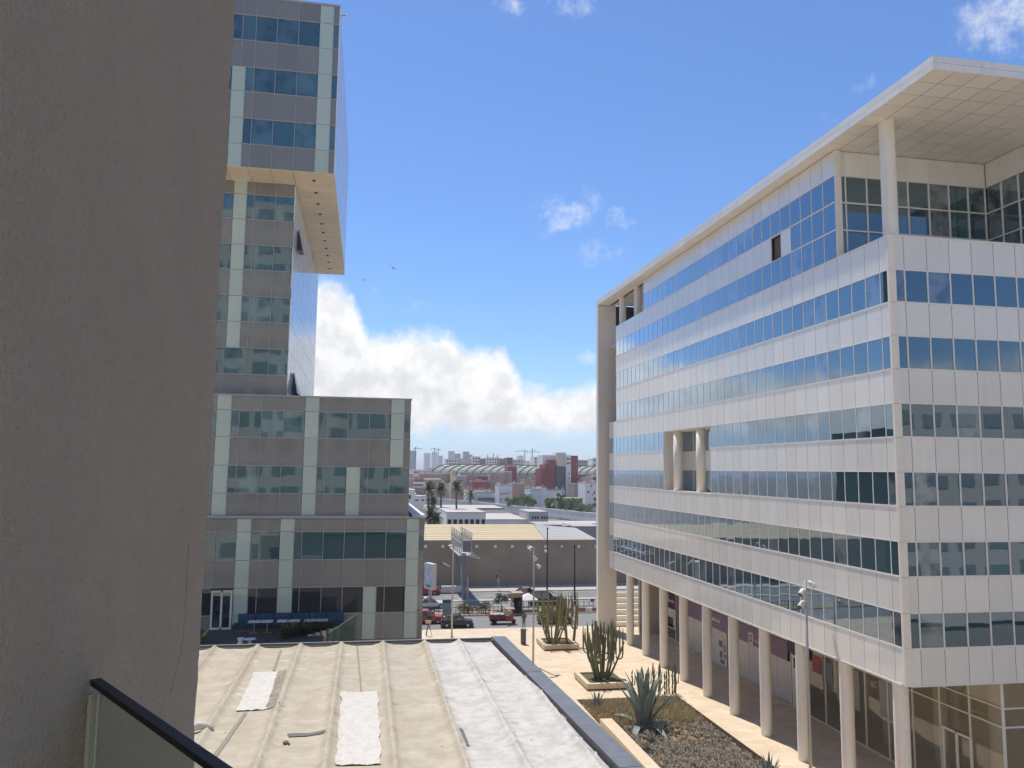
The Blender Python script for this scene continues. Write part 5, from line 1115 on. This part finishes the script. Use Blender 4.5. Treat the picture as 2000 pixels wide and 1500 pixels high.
# pitched corrugated roof behind the wall: courses built as separate sheets
m_yr = mat('yellow_roof', (.54, .42, .24), .8, nscale=.5, ncol=(.60, .50, .33), namt=.6, var=.08, rnd=.06); m_gr2 = mat('grey_roof', (.42, .40, .375), .85, nscale=.5, var=.08, rnd=.04)
xa, xb = -40, at_y(1066, 1056, 130).x; xt = at_y(1040, 1025, 158).x; z0, z1 = ztop-.05, at_y(1000, 1024, 158).z
for k in range(9):
    f0, f1 = k/9, (k+1)/9; y0, y1 = 129.9+28*f0, 129.9+28*f1+.25; za, zb = z0+(z1-z0)*f0+.03, z0+(z1-z0)*f1
    x0, x1 = xb+(xt-xb)*f0, xb+(xt-xb)*f1
    MB().hexa([(xa, y0, za-.08), (x0, y0, za-.08), (x1, y1, zb-.08), (xa, y1, zb-.08)], [(xa, y0, za), (x0, y0, za), (x1, y1, zb), (xa, y1, zb)]).build('roof_sheet', m_yr, wh)
    MB().hexa([(x0+.1, y0, za-.3), (x0+9+9*f0*0, y0, z0-.3), (x1+9, y1, z0-.3), (x1+.1, y1, zb-.3)], [(x0+.1, y0, za-.02), (x0+9, y0, z0-.02), (x1+9, y1, z0-.02), (x1+.1, y1, zb-.02)]).build('roof_sheet', m_gr2, wh)

# ================================================================== white walled compound behind the warehouse
m_ww = mat('whitewash', (.90, .865, .78), .85, nscale=.15, ncol=(.79, .75, .68), namt=.4, var=.06); m_wd = mat('window_black', (.03, .032, .036), .5)
m_roofw = mat('flat_roof_pale', (.55, .51, .46), .9, nscale=.2, ncol=(.42, .37, .32), namt=.5, var=.1); m_rust = mat('roof_edge_rust', (.25, .12, .07), .9, nscale=1, var=.2)
def px_box(name, lab, cat, x0, x1, ytop, Y, depth, m, roofm=None, group=None, windows=None, zbase=GZ, edge=None, parent=None, wcols=None):
    """Box whose front face spans photo columns x0..x1 at distance Y, standing on the ground."""
    a, b = at_y(x0, 930, Y).x, at_y(x1, 930, Y).x; zt = at_y((x0+x1)/2, ytop, Y).z
    if parent is None: t = thing(name, lab, cat, ((a+b)/2, Y+depth/2, zbase), group)
    else: t = parent
    MB().box(a, b, Y, Y+depth, zbase, zt).build('wall', m, t)
    if roofm: MB().box(a-.05, b+.05, Y-.05, Y+depth+.05, zt+.004, zt+.25).build('roof', roofm, t)
    if edge: MB().box(a-.1, b+.1, Y-.12, Y-.06, zt-.15, zt+.3).build('roof_edge', edge, t)
    if windows:
        for (u, v, w_, h_) in windows:          # photo pixels: centre column, centre row, size
            p, q = at_y(u-w_/2, v+h_/2, Y), at_y(u+w_/2, v-h_/2, Y); MB().box(p.x, q.x, Y-.08, Y+.05, p.z, q.z).build('window', m_wd, t)
    if wcols:
        r0_, c0_, wz, wx = wcols; mbw = MB(); zz_ = zt-1.2
        while zz_-wz > max(zbase+1, zt-32):
            xx = a+wx*.3
            while xx+wx*.5 < b: mbw.box(xx, xx+wx*.5, Y-.08, Y+.05, zz_-wz*.5, zz_); xx += wx
            zz_ -= wz
        if mbw.v: mbw.build('window_rows', m_wd, t, kind='stuff')
    return t
# crenellated wall
def wallY_(px): return 1/(1/436.8+(1/274.4-1/436.8)*(px-838)/352)
P0, P1 = at_z(838, 983.5, GZ), at_z(1190, 1023, GZ); cwt = thing('compound_wall', 'long white crenellated compound wall running diagonally behind the warehouse', 'wall', ((P0.x+P1.x)/2, (P0.y+P1.y)/2, GZ))
dW = (P1-P0).normalized(); nW = Vector((-dW.y, dW.x, 0)); ln = (P1-P0).length; hW = at_y(1100, 993, (P0+dW*ln*.74).y).z-GZ
def wseg(mb, s0, s1, z0, z1, off=0, th=.6):
    a, b = P0+dW*s0+nW*off, P0+dW*s1+nW*off; q = [a, b, b+nW*th, a+nW*th]; mb.hexa([(v.x, v.y, GZ+z0) for v in q], [(v.x, v.y, GZ+z1) for v in q])
mb = MB(); wseg(mb, 0, ln, 0, hW-1.9); mb.build('wall', m_ww, cwt); mb = MB(); wseg(mb, 0, ln, hW-.45, hW, -.1, .8); mb.build('coping', m_ww, cwt); mb = MB(); wseg(mb, 0, ln, hW-1.95, hW-1.75, -.15, .5); mb.build('string_course', m_ww, cwt)
s_ = 0; k = 0
while s_ < ln-1.2: mb = MB(); wseg(mb, s_, s_+.95, hW-1.74, hW-.455, 0, .5); mb.build('merlon', m_ww, cwt); s_ += 1.55; k += 1
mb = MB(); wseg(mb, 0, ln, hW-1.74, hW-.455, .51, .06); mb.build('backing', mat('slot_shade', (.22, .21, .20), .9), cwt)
px_box('white_hall', 'low white hall with a row of dark garage openings behind the yellow roof', 'building', 874, 950, 1002, 205, 26, m_ww, m_roofw, windows=[(878+i*11, 1019, 7, 9) for i in range(7)])
px_box('white_hall', 'wide white flat-roofed hall with rusty roof edges behind the palm trunks', 'building', 838, 986, 994, 262, 24, m_ww, m_roofw, edge=m_rust)
px_box('white_hall', 'white flat-roofed hall beside the cube with six windows', 'building', 951, 1034, 1016, 215, 30, m_ww, m_roofw)
px_box('white_cube_building', 'pale grey cube building with six small dark windows behind the grey roof', 'building', 1034, 1071, 1001, 212, 14, mat('cube_grey', (.50, .49, .47), .85, var=.06), m_roofw, windows=[(1040+i*5.2+(3 if i > 2 else 0), 1011, 3.2, 5) for i in range(6)])
px_box('white_hall', 'long white flat-roofed hall running below the crenellated wall', 'building', 1071, 1200, 1024, 232, 12, m_ww, m_roofw)
px_box('grey_shed', 'plain grey flat-roofed shed behind the end of the yellow roof', 'building', 1052, 1102, 1027, 168, 10, mat('shed_grey', (.40, .39, .38), .85, var=.06), m_gr2)
px_box('white_house', 'small white house with dark windows behind the brown wall', 'house', 1101, 1121, 1029, 166, 10, m_ww, m_roofw, windows=[(1106, 1042, 3.5, 8), (1112, 1037, 4, 4), (1113, 1046, 3.5, 8), (1118, 1040, 3, 4)])
px_box('grey_shed', 'grey flat-roofed shed with a pale ledge next to the office block end wall', 'building', 1121, 1175, 1030, 162, 10, mat('shed_grey2', (.42, .41, .39), .85, var=.06), m_gr2, windows=[(1127, 1037, 3, 5)])
px_box('white_house', 'white house with two dark slot windows seen beside the tower', 'house', 795, 834, 970, 330, 14, m_ww, m_roofw, windows=[(814, 977, 6, 2.6), (826, 977, 5.5, 2.6)])

# ================================================================== palms and trees
m_trunk = mat('palm_trunk', (.16, .135, .11), .9, nscale=3, var=.2); m_palm = mat('palm_leaf', (.13, .16, .07), .7, nscale=2, ncol=(.22, .20, .11), namt=.6, var=.2)
def palm(px, ybase, ytop, Y, lab, seed, crown=2.2, n=70, grp=None):
    r = random.Random(seed); b = at_y(px, ybase, Y); tpt = at_y(px, ytop, Y); x, zt = b.x, tpt.z; t = thing('palm_tree', lab, 'palm tree', (x, Y, GZ), grp)
    MB().tube([(x, Y, GZ), (x+.15, Y, (GZ+zt)/2), (x, Y, zt-.9), (x, Y, zt-.2)], [.34, .26, .30, .38], 8).build('trunk', m_trunk, t)
    mb = MB()
    for k in range(n):
        a = r.uniform(0, 6.283); el = r.uniform(-.9, 1.35); l_ = crown*.8*r.uniform(.7, 1.1); d = Vector((math.cos(a)*math.cos(el), math.sin(a)*math.cos(el), math.sin(el))); s0 = Vector((-math.sin(a), math.cos(a), 0)); p = Vector((x, Y, zt)); prev = p
        for q in range(1, 5):
            f = q/4; cpt = p+d*l_*f+Vector((0, 0, -.35*l_*f*f))
            for sgn in (-1, 1):
                for h_ in range(3):
                    m_ = prev.lerp(cpt, h_/3); tip = m_+s0*sgn*l_*.24*(1-f*.5)+d*l_*.18-Vector((0, 0, .06*l_)); mb.add([m_, m_+d*l_*.10, tip], [(0, 1, 2)])
            prev = cpt
    mb.build('crown', m_palm, t)
palm(836, 1012, 953, 236, 'tall palm at the outer end of the palm group', 1, 3.2); palm(842, 1010, 951, 240, 'tall palm pressed against its neighbour in the palm group', 2, 3.2); palm(860, 1018, 953, 230, 'tall palm with bare trunk standing between the paired palms and the single one', 3, 3.2); palm(890, 1022, 951, 222, 'tallest palm with a dark straight trunk standing alone', 4, 3.2)
palm(846, 1010, 980, 236, 'short drooping palm under the paired palms', 5, 2.8); palm(840, 1028, 1004, 190, 'bushy palm crown at the corner of the glass tower roof', 6, 3.6, 60); palm(852, 1030, 1013, 188, 'low dark bushy palm next to the yellow roof', 7, 3.0, 60)
palm(919, 985, 966, 300, 'squat palm rising behind the crenellated wall', 8, 4.2, 50); palm(1065, 960, 937, 430, 'distant slender palm in front of the yellow-brown houses', 9, 3.6); palm(1124, 1062, 1046, 150, 'small palm crown just above the brown wall', 10, 1.5, 40)
def tree(px, ybase, ytop, Y, wpx, lab, seed, n=2600, grp=None):
    Y = 1/(1/436.8+(1/274.4-1/436.8)*(px-838)/352)+6
    r = random.Random(seed); b = at_y(px, ybase, Y); zt = at_y(px, ytop, Y).z; rad = wpx/2*Y/FPX; t = thing('tree', lab, 'tree', (b.x, Y, GZ), grp)
    MB().tube([(b.x, Y, GZ), (b.x+.2, Y, (GZ+zt)/2), (b.x, Y, zt-1)], [.4, .3, .1], 7).build('trunk', m_trunk, t)
    for k in range(3): a = r.uniform(0, 6.28); MB().tube([(b.x, Y, GZ+(zt-GZ)*.4), (b.x+rad*.5*math.cos(a), Y+rad*.5*math.sin(a), GZ+(zt-GZ)*.7)], [.15, .05], 5).build('limb', m_trunk, t)
    mb = MB(); hgt = (zt-GZ)
    for k in range(13):
        c = (b.x+r.uniform(-.75, .75)*rad, Y+r.uniform(-.6, .6)*rad, zt-hgt*r.uniform(.12, .62)); leaf_cloud(mb, c, rad*r.uniform(.28, .45), n//13, .32, r, .8)
    mb.build('crown', mat('tree_leaf', (.20, .27, .11), .75, nscale=.5, ncol=(.28, .32, .16), namt=.6, var=.25), t)
tree(1003, 988, 967, 300, 34, 'leafy dark green tree leaning over the crenellated wall', 1); tree(1024, 988, 964, 305, 34, 'fuller green tree rising highest behind the crenellated wall', 2); tree(1040, 990, 972, 300, 22, 'small rounded tree at the end of the tree clump', 3); tree(1073, 982, 968, 330, 22, 'olive tree before the white houses', 4); tree(1094, 980, 960, 335, 18, 'slim upright tree before the white houses', 5); tree(1112, 982, 970, 330, 26, 'wide low tree above the long green canopy', 6); tree(1148, 1001, 982, 270, 40, 'broad bright tree near the office block end wall', 7); tree(1128, 985, 972, 330, 20, 'dark tree beside the white corner house', 8)
px_box('market_canopy', 'long low green canopied stall row behind the crenellated wall', 'stall', 1090, 1138, 974, wallY_(1114)+14, 8, mat('stall_shade', (.28, .25, .20), .9), mat('canopy_green', (.42, .42, .18), .8))

# ================================================================== town
PAL = {'white': (.90, .86, .77), 'cream': (.76, .67, .54), 'pink': (.66, .47, .39), 'brown': (.40, .30, .235), 'red': (.36, .115, .105), 'grey': (.48, .46, .43), 'blue': (.80, .79, .745), 'yellow': (.60, .46, .20), 'terra': (.56, .33, .25), 'olive': (.38, .34, .28)}
TM = {k: mat('town_'+k, v, .9, nscale=.12, ncol=tuple(q*.8 for q in v), namt=.5, var=.08) for k, v in PAL.items()}
def wallY(px): return 1/(1/436.8+(1/274.4-1/436.8)*(px-838)/352)
def house(x0, x1, yt, Y, col, lab, cat='house', depth=12, wins=None, wc=None, roof='grey'):
    Y = max(Y, wallY((x0+x1)/2)+16+(Y-330)*.35); t = px_box('house', lab, cat, x0, x1, yt, Y, depth, TM[col], TM[roof] if roof else None, windows=wins, wcols=wc)
    a, b = at_y(x0, 930, Y).x, at_y(x1, 930, Y).x; zt = at_y((x0+x1)/2, yt, Y).z+.26; rr_ = random.Random(int(x0*7+yt)); cl = MB()
    for k in range(max(2, int((b-a)/2.2))):           # tanks, stair huts, dishes, aerials, parapet stubs
        x = rr_.uniform(a+.6, b-.6); y = Y+rr_.uniform(.5, depth-1); q = rr_.random()
        if q < .4: cl.box(x-.5, x+.5, y-.4, y+.4, zt, zt+rr_.uniform(.6, 1.5))
        elif q < .7: cl.bar((x, y, zt), (x, y, zt+rr_.uniform(1.2, 2.6)), .10)
        else: cl.blob((x, y, zt+.7), .5, .2, .5, 8, 4); cl.bar((x, y, zt), (x, y, zt+.5), .08)
    cl.box(a, b, Y+.0, Y+.2, zt, zt+.5); cl.build('rooftop_clutter', TM[rr_.choice(('white', 'cream', 'grey', 'terra'))], t, kind='stuff')
    return t
T_ = [(800, 846, 939, 380, 'cream', 'cream block with small windows behind the palms', [(806, 956, 2.5, 4), (804, 957, 1.5, 3), (809, 958, 1.5, 3)]),
      (866, 882, 948, 372, 'yellow', 'ochre house with two windows between the palm crowns', [(866.5, 964, 2, 3.5), (874.5, 965, 2, 4)]), (882, 914, 949, 370, 'pink', 'dusty pink house with two dark windows behind the tallest palm', [(894, 966, 2.5, 2.5), (903, 966, 2.2, 2.2)]),
      (912, 960, 958, 352, 'white', 'white house with a flat pale roof below the dark red block', None), (926, 985, 964, 340, 'blue', 'bluish-white row house with a long green awning', None), (975, 1001, 949, 345, 'blue', 'bluish-white house with small square windows', [(979, 965, 2, 3.5), (984, 964, 2, 3), (989, 964, 2, 3), (995, 963, 2, 3), (979, 976, 2, 5)]),
      (922, 957, 941, 400, 'red', 'dark red windowless block above the white houses', None), (931, 953, 931, 440, 'red', 'dark red rooftop block stepping up behind another red block', None), (957, 985, 925, 450, 'pink', 'tall pale pink house with few windows', [(970, 933, 1.5, 2), (964, 936, 1.5, 2)]), (992, 1009, 912, 470, 'red', 'dark red party wall beside the vaulted roof', None), (980, 1000, 923, 455, 'pink', 'pink house front joined to a dark red wall', [(990, 928, 1.5, 2.5), (988, 939, 1.5, 2.5)]),
      (820, 884, 926, 480, 'brown', 'wide brown brick block behind the palm crowns', None), (884, 932, 928, 485, 'brown', 'brown brick block with cluttered flat roof', None), (800, 822, 932, 470, 'terra', 'terracotta house at the edge of the glass tower', None), (884, 889, 922, 450, 'yellow', 'narrow yellow-green tower behind the tallest palm', None), (890, 912, 931, 430, 'grey', 'grey house with dark upper windows', [(896, 939, 3, 2), (902, 939, 3, 2)]),
      (1000, 1024, 946, 400, 'terra', 'low house with a salmon tiled roof', None), (1024, 1037, 938, 420, 'yellow', 'mustard yellow house among brown ones', None), (1037, 1068, 936, 440, 'cream', 'tan house behind the slender palm', None), (1068, 1085, 936, 432, 'yellow', 'ochre-tan house before the concrete tower', [(1072, 945, 1.5, 3)]), (1034, 1058, 953, 370, 'grey', 'grey house with a dark loggia', None), (1036, 1058, 958, 345, 'blue', 'bluish white house wall before the grey one', None), (1057, 1068, 953, 350, 'white', 'narrow white house between blue and white walls', None), (1068, 1103, 958, 352, 'white', 'white house with a flat roof before the concrete tower', [(1099, 962, 3, 2)]),
      (1115, 1146, 928, 440, 'brown', 'brown brick house right of the concrete tower', None), (1122, 1144, 946, 400, 'olive', 'bare olive-brown party wall before the brick house', None), (1144, 1158, 934, 410, 'pink', 'pink rooftop house by the white corner house', None), (1157, 1168, 932, 420, 'red', 'dark red house glimpsed beside the office block end wall', None), (1143, 1175, 944, 340, 'white', 'white corner house with scattered dark windows', [(1149, 961, 3, 4), (1161, 962, 3, 4), (1162, 975, 4, 6), (1155, 949, 1.5, 5), (1158, 966, 1.5, 3)]),
      (1157, 1176, 897, 560, 'white', 'tall white apartment block with four rows of windows', [(1161, 899, 3, 2.8), (1161, 908, 3, 3), (1161, 917, 3, 3), (1162, 925, 4, 3.5), (1166, 899, 2, 2.5), (1166, 908, 2, 2.5), (1166, 917, 2, 2.5)])]
for (x0, x1, yt, Y, col, lab, wins) in T_: house(x0, x1, yt, Y, col, lab, wins=wins)
YA = max(340, wallY(955.5)+16+(340-330)*.35)
tag(MB().box(at_y(934, 973, YA-2).x, at_y(976, 973, YA-2).x, YA-2.5, YA-.1, at_y(950, 976, YA-2).z, at_y(950, 972.6, YA-2).z).build('shop_awning', mat('awning_green', (.06, .14, .11), .8)), 'long dark green awning on the bluish-white row house', 'awning')
# concrete stair tower block with red flanks
ct = px_box('tower_block', 'unfinished concrete apartment tower with white upper floors and dark red stepped flank', 'building', 1085, 1107, 911, 425, 20, mat('raw_concrete', (.24, .23, .20), .9, nscale=.2, ncol=(.17, .165, .15), namt=.6))
for (x0, x1, yt, Y, c, zb) in ((1060, 1088, 889, 428, 'white', None), (1088, 1106, 884, 424, 'cream', None), (1106, 1115.5, 889, 423, 'white', None), (1115.5, 1129, 890, 424, 'red', None), (1072, 1084, 898, 422, 'red', None), (1064, 1072, 907, 422, 'red', None), (1056, 1064, 915, 422, 'red', None)):
    a, b = at_y(x0, 930, Y).x, at_y(x1, 930, Y).x; MB().box(a, b-.05, Y, Y+14, GZ if c != 'cream' else at_y(1095, 911, Y).z, at_y((x0+x1)/2, yt, Y).z).build('wall', TM[c], ct)
for v in (896.5, 905, 925, 934, 944, 952):
    for (u, w_) in (((1109, 3), (1113, 2)) if v < 910 else ((1111.5, 1.6),)): p, q = at_y(u-w_/2, v+1.7, 423), at_y(u+w_/2, v-1.7, 423); MB().box(p.x, q.x, 422.9, 423.05, p.z, q.z).build('window', m_wd, ct)
# vaulted market hall
vh = thing('vaulted_hall', 'long market hall with a ribbed pale green barrel vault roof', 'building', (90, 560, GZ)); m_v = mat('vault_green', (.36, .38, .29), .8, nscale=.15, ncol=(.46, .46, .40), namt=.6, var=.1); m_vr = mat('vault_rib', (.11, .10, .09), .8)
A = at_y(842, 928, 520); B = at_y(1172, 928, 545); zb = at_y(1000, 929, 530).z; zt = at_y(1000, 909, 548).z; rdV = Vector((.66, .75, 0)).normalized(); dep = 46
def vp(s_, f, lift=0): q = A+(B-A)*s_; a = math.pi*f; return (q.x+rdV.x*dep*(.5-.5*math.cos(a)), q.y+rdV.y*dep*(.5-.5*math.cos(a)), zb+(zt-zb+lift)*math.sin(a)+lift*.2)
nr = 22
for k in range(nr):
    MB().loft([[vp((k+e)/nr, f/12) for f in range(13)] for e in (0.02, .98)], cap=False, closed=False).build('vault_bay', m_v, vh)
    r_ = MB(); r_.loft([[vp(k/nr+o, f/12, .5) for f in range(13)] for o in (-.0022, .0022)], cap=False, closed=False); r_.loft([[vp(k/nr+.0022, f/12, l_) for f in range(13)] for l_ in (-.1, .5)], cap=False, closed=False); r_.build('rib', m_vr, vh)
    if k % 2 == 0:
        for (fa, fb) in ((.30, .37), (.44, .48)): MB().loft([[vp((k+e)/nr, f, .25) for f in (fa, fb)] for e in (.25, .7)], cap=False, closed=False).build('skylight', m_lamp, vh)
q0, q1 = A, B; MB().hexa([(q0.x, q0.y, GZ), (q1.x, q1.y, GZ), (q1.x, q1.y+2, GZ), (q0.x, q0.y+2, GZ)], [(q0.x, q0.y, zb+.1), (q1.x, q1.y, zb+.1), (q1.x, q1.y+2, zb+.1), (q0.x, q0.y+2, zb+.1)]).build('wall', TM['olive'], vh)
# apartment rows on the skyline
F_ = [(870, 896, 897, 900, 'white', 'white apartment block with paired dark balconies above the vaulted roof'), (896, 922, 896, 905, 'cream', 'pale plain apartment block above the vaulted roof'), (922, 938, 892, 895, 'blue', 'bluish apartment block with balcony rows above the vaulted roof'), (938, 949, 896, 890, 'brown', 'brown apartment block between two pale ones'), (949, 976, 894, 885, 'white', 'broad white apartment block with dark window rows'), (976, 990, 896, 880, 'brown', 'dark brown apartment block beside the broad white one'), (990, 1001, 894, 892, 'red', 'narrow maroon apartment block on the skyline'), (1001, 1026, 898, 900, 'white', 'low white block below the pair of cranes'), (1026, 1043, 901, 870, 'cream', 'cream block left of the white windowed one'), (1043, 1061, 893, 840, 'white', 'white block with four window rows beside the concrete tower'), (1129, 1158, 899, 800, 'grey', 'long grey apartment block right of the maroon flank')]
for k, (x0, x1, yt, Y, col, lab) in enumerate(F_): px_box('apartment_block', lab, 'building', x0, x1, yt, Y, 20, TM[col], TM['grey'], wcols=(0, 0, 3.4, 3.0) if col not in ('cream',) else None)
H_ = [(797, 812, 880, 1500, 'grey', 'dark grey unfinished block below a crane beside the tower'), (828, 840, 885, 1900, 'blue', 'hazy pale tower left of the greenish one'), (843, 853, 883, 1950, 'blue', 'hazy stepped tower on the horizon'), (876, 887, 881, 2000, 'cream', 'hazy greenish-cream tower on the horizon'), (888, 899, 886, 1700, 'grey', 'grey square tower on the horizon'), (905, 916, 882, 1750, 'grey', 'tall grey tower on the horizon'), (915, 922, 888, 1760, 'grey', 'lower grey wing of the horizon tower'), (854, 864, 890, 1850, 'blue', 'low hazy block on the horizon'), (1013, 1022, 890, 1700, 'white', 'hazy white block below the cranes')]
for (x0, x1, yt, Y, col, lab) in H_: px_box('distant_block', lab, 'building', x0, x1, yt, Y, 24, TM[col], None)
r = random.Random(17)
cols = ['white', 'white', 'cream', 'pink', 'brown', 'blue', 'grey', 'terra', 'olive']; words = {'white': 'white', 'cream': 'cream', 'pink': 'pink', 'brown': 'brown', 'blue': 'bluish', 'grey': 'grey', 'terra': 'terracotta', 'olive': 'olive-brown'}
def filler(n, xr, Yr, ytr, wr, hmin, hmax):
    for k in range(n):
        px = r.uniform(*xr); Y = r.uniform(*Yr); w_ = r.uniform(*wr); col = r.choice(cols); h_ = r.uniform(hmin, hmax); x = at_y(px, 930, Y).x
        t = thing('house', f'small {words[col]} flat-roofed house in the crowded far quarter', 'house', (x, Y, GZ), f'small {words[col]} houses of the far quarter'); wdt = w_; d_ = r.uniform(8, 14)
        MB().box(x-wdt/2, x+wdt/2, Y, Y+d_, GZ, GZ+h_).build('wall', TM[col], t); MB().box(x-wdt/2-.1, x+wdt/2+.1, Y-.1, Y+d_+.1, GZ+h_+.004, GZ+h_+.3).build('roof', TM[r.choice(('grey', 'cream', 'white', 'terra'))], t)
        if r.random() < .5: MB().box(x-wdt*.2, x+wdt*.1, Y+2, Y+5, GZ+h_+.31, GZ+h_+2.6).build('stair_hut', TM[r.choice(('white', 'cream', 'pink'))], t)
        mbw = MB()
        for f in range(int(h_//3.2)):
            for c in range(int(wdt//3)):
                if r.random() < .7: mbw.box(x-wdt/2+.8+c*3, x-wdt/2+1.9+c*3, Y-.06, Y+.05, GZ+1+f*3.2, GZ+2.4+f*3.2)
        if mbw.v: mbw.build('window_rows', m_wd, t, kind='stuff')
filler(75, (790, 1180), (600, 880), None, (8, 16), 8, 14); filler(34, (790, 870), (440, 600), None, (8, 14), 7, 13); filler(60, (795, 1170), (440, 640), None, (7, 13), 5, 9); filler(60, (785, 1180), (900, 1500), None, (14, 30), 12, 22); filler(22, (700, 790), (300, 420), None, (8, 14), 6, 11); filler(16, (1215, 1420), (300, 700), None, (9, 16), 7, 15)
# tower cranes
def crane(px, ytop, yj, x0, x1, Y, lab):
    a = at_y(px, ytop, Y); t = thing('tower_crane', lab, 'crane', (a.x, Y, GZ)); k = Y/FPX; m = mat('crane_grey', (.16, .18, .22), .7); zj = at_y(px, yj, Y).z
    MB().bar((a.x, Y, GZ), (a.x, Y, a.z), k*1.4).build('mast', m, t); MB().bar(at_y(x0, yj, Y), at_y(x1, yj, Y), k*.9).build('jib', m, t); MB().bar((a.x, Y, a.z), ((at_y(x1, yj, Y).x+a.x)/2, Y, zj), k*.4).build('tie_bar', m, t); MB().bar((at_y(x0, yj, Y).x, Y, zj), (at_y(x0, yj, Y).x, Y, zj-k*2.0), k*1.3).build('counterweight', m, t)
crane(811.5, 873, 876, 808, 825, 1450, 'tower crane standing on the dark grey unfinished block'); crane(849, 874, 876.5, 842, 852, 2100, 'faint far tower crane left of its twin'); crane(856, 876, 878, 853, 861, 2100, 'faint far tower crane with a short jib'); crane(1025, 879, 881, 1008, 1030, 1900, 'faint far tower crane with its jib pointing away from the darker one'); crane(1039.5, 876, 882.5, 1030, 1054, 1300, 'dark tower crane left of the concrete apartment tower')
for (px, yt) in ((952.5, 888), (964, 886), (972, 889)): p = at_y(px, yt, 1000); tag(MB().bar((p.x, 1000, GZ), (p.x, 1000, p.z), .9).build('chimney_mast', MATS['crane_grey']), 'thin mast rising above the skyline apartment blocks', 'mast', 'thin skyline masts')
# two birds in flight
def bird(px, py, Y, s_, lab, roll):
    c = at_y(px, py, Y); t = thing('bird', lab, 'bird', c); m = mat('bird_dark', (.02, .02, .025), .8); R2 = Matrix.Rotation(roll, 3, 'Y')
    b = MB(); b.tube([c+Vector((0, -.22, 0))*s_, c+Vector((0, -.1, .02))*s_, c+Vector((0, .1, 0))*s_, c+Vector((0, .2, -.01))*s_, c+Vector((0, .25, -.02))*s_], [.03*s_, .06*s_, .055*s_, .04*s_, .012*s_], 8); b.build('body', m, t, smooth_=True)
    for sg in (-1, 1):
        w_ = [R2 @ Vector(v) for v in ((0, -.08, 0), (0, .1, 0), (sg*.25, .08, .12), (sg*.25, -.06, .12), (sg*.55, -.10, .02), (sg*.52, -.02, .02))]; b = MB(); b.add([c+v*s_ for v in w_], [(0, 1, 2, 3), (3, 2, 5, 4)]); b.build('wing', m, t)
    b = MB(); b.add([c+Vector((-.03, -.2, 0))*s_, c+Vector((.03, -.2, 0))*s_, c+Vector((.09, -.4, 0))*s_, c+Vector((-.09, -.4, 0))*s_], [(0, 1, 2, 3)]); b.build('tail', m, t)
bird(768, 524, 55, .62, 'dark bird gliding higher in the blue sky', .5); bird(711, 547, 60, .5, 'smaller dark bird gliding lower near the cloud', -.4)

# ================================================================== haze over the town
hz = MB().box(-4600, 4600, -500, 6600, -21.4, 42).build('haze', None); hz['kind'] = 'stuff'
hm = bpy.data.materials.new('haze_air'); hm.use_nodes = True; ht = hm.node_tree; ht.nodes.clear(); ho_ = N('ShaderNodeOutputMaterial', ht); pv = N('ShaderNodeVolumePrincipled', ht)
pv.inputs['Color'].default_value = (.93, .95, 1.0, 1); pv.inputs['Density'].default_value = 0.0002; pv.inputs['Anisotropy'].default_value = 0.2
L(pv.outputs[0], ho_.inputs['Volume'], ht); hz.data.materials.append(hm)
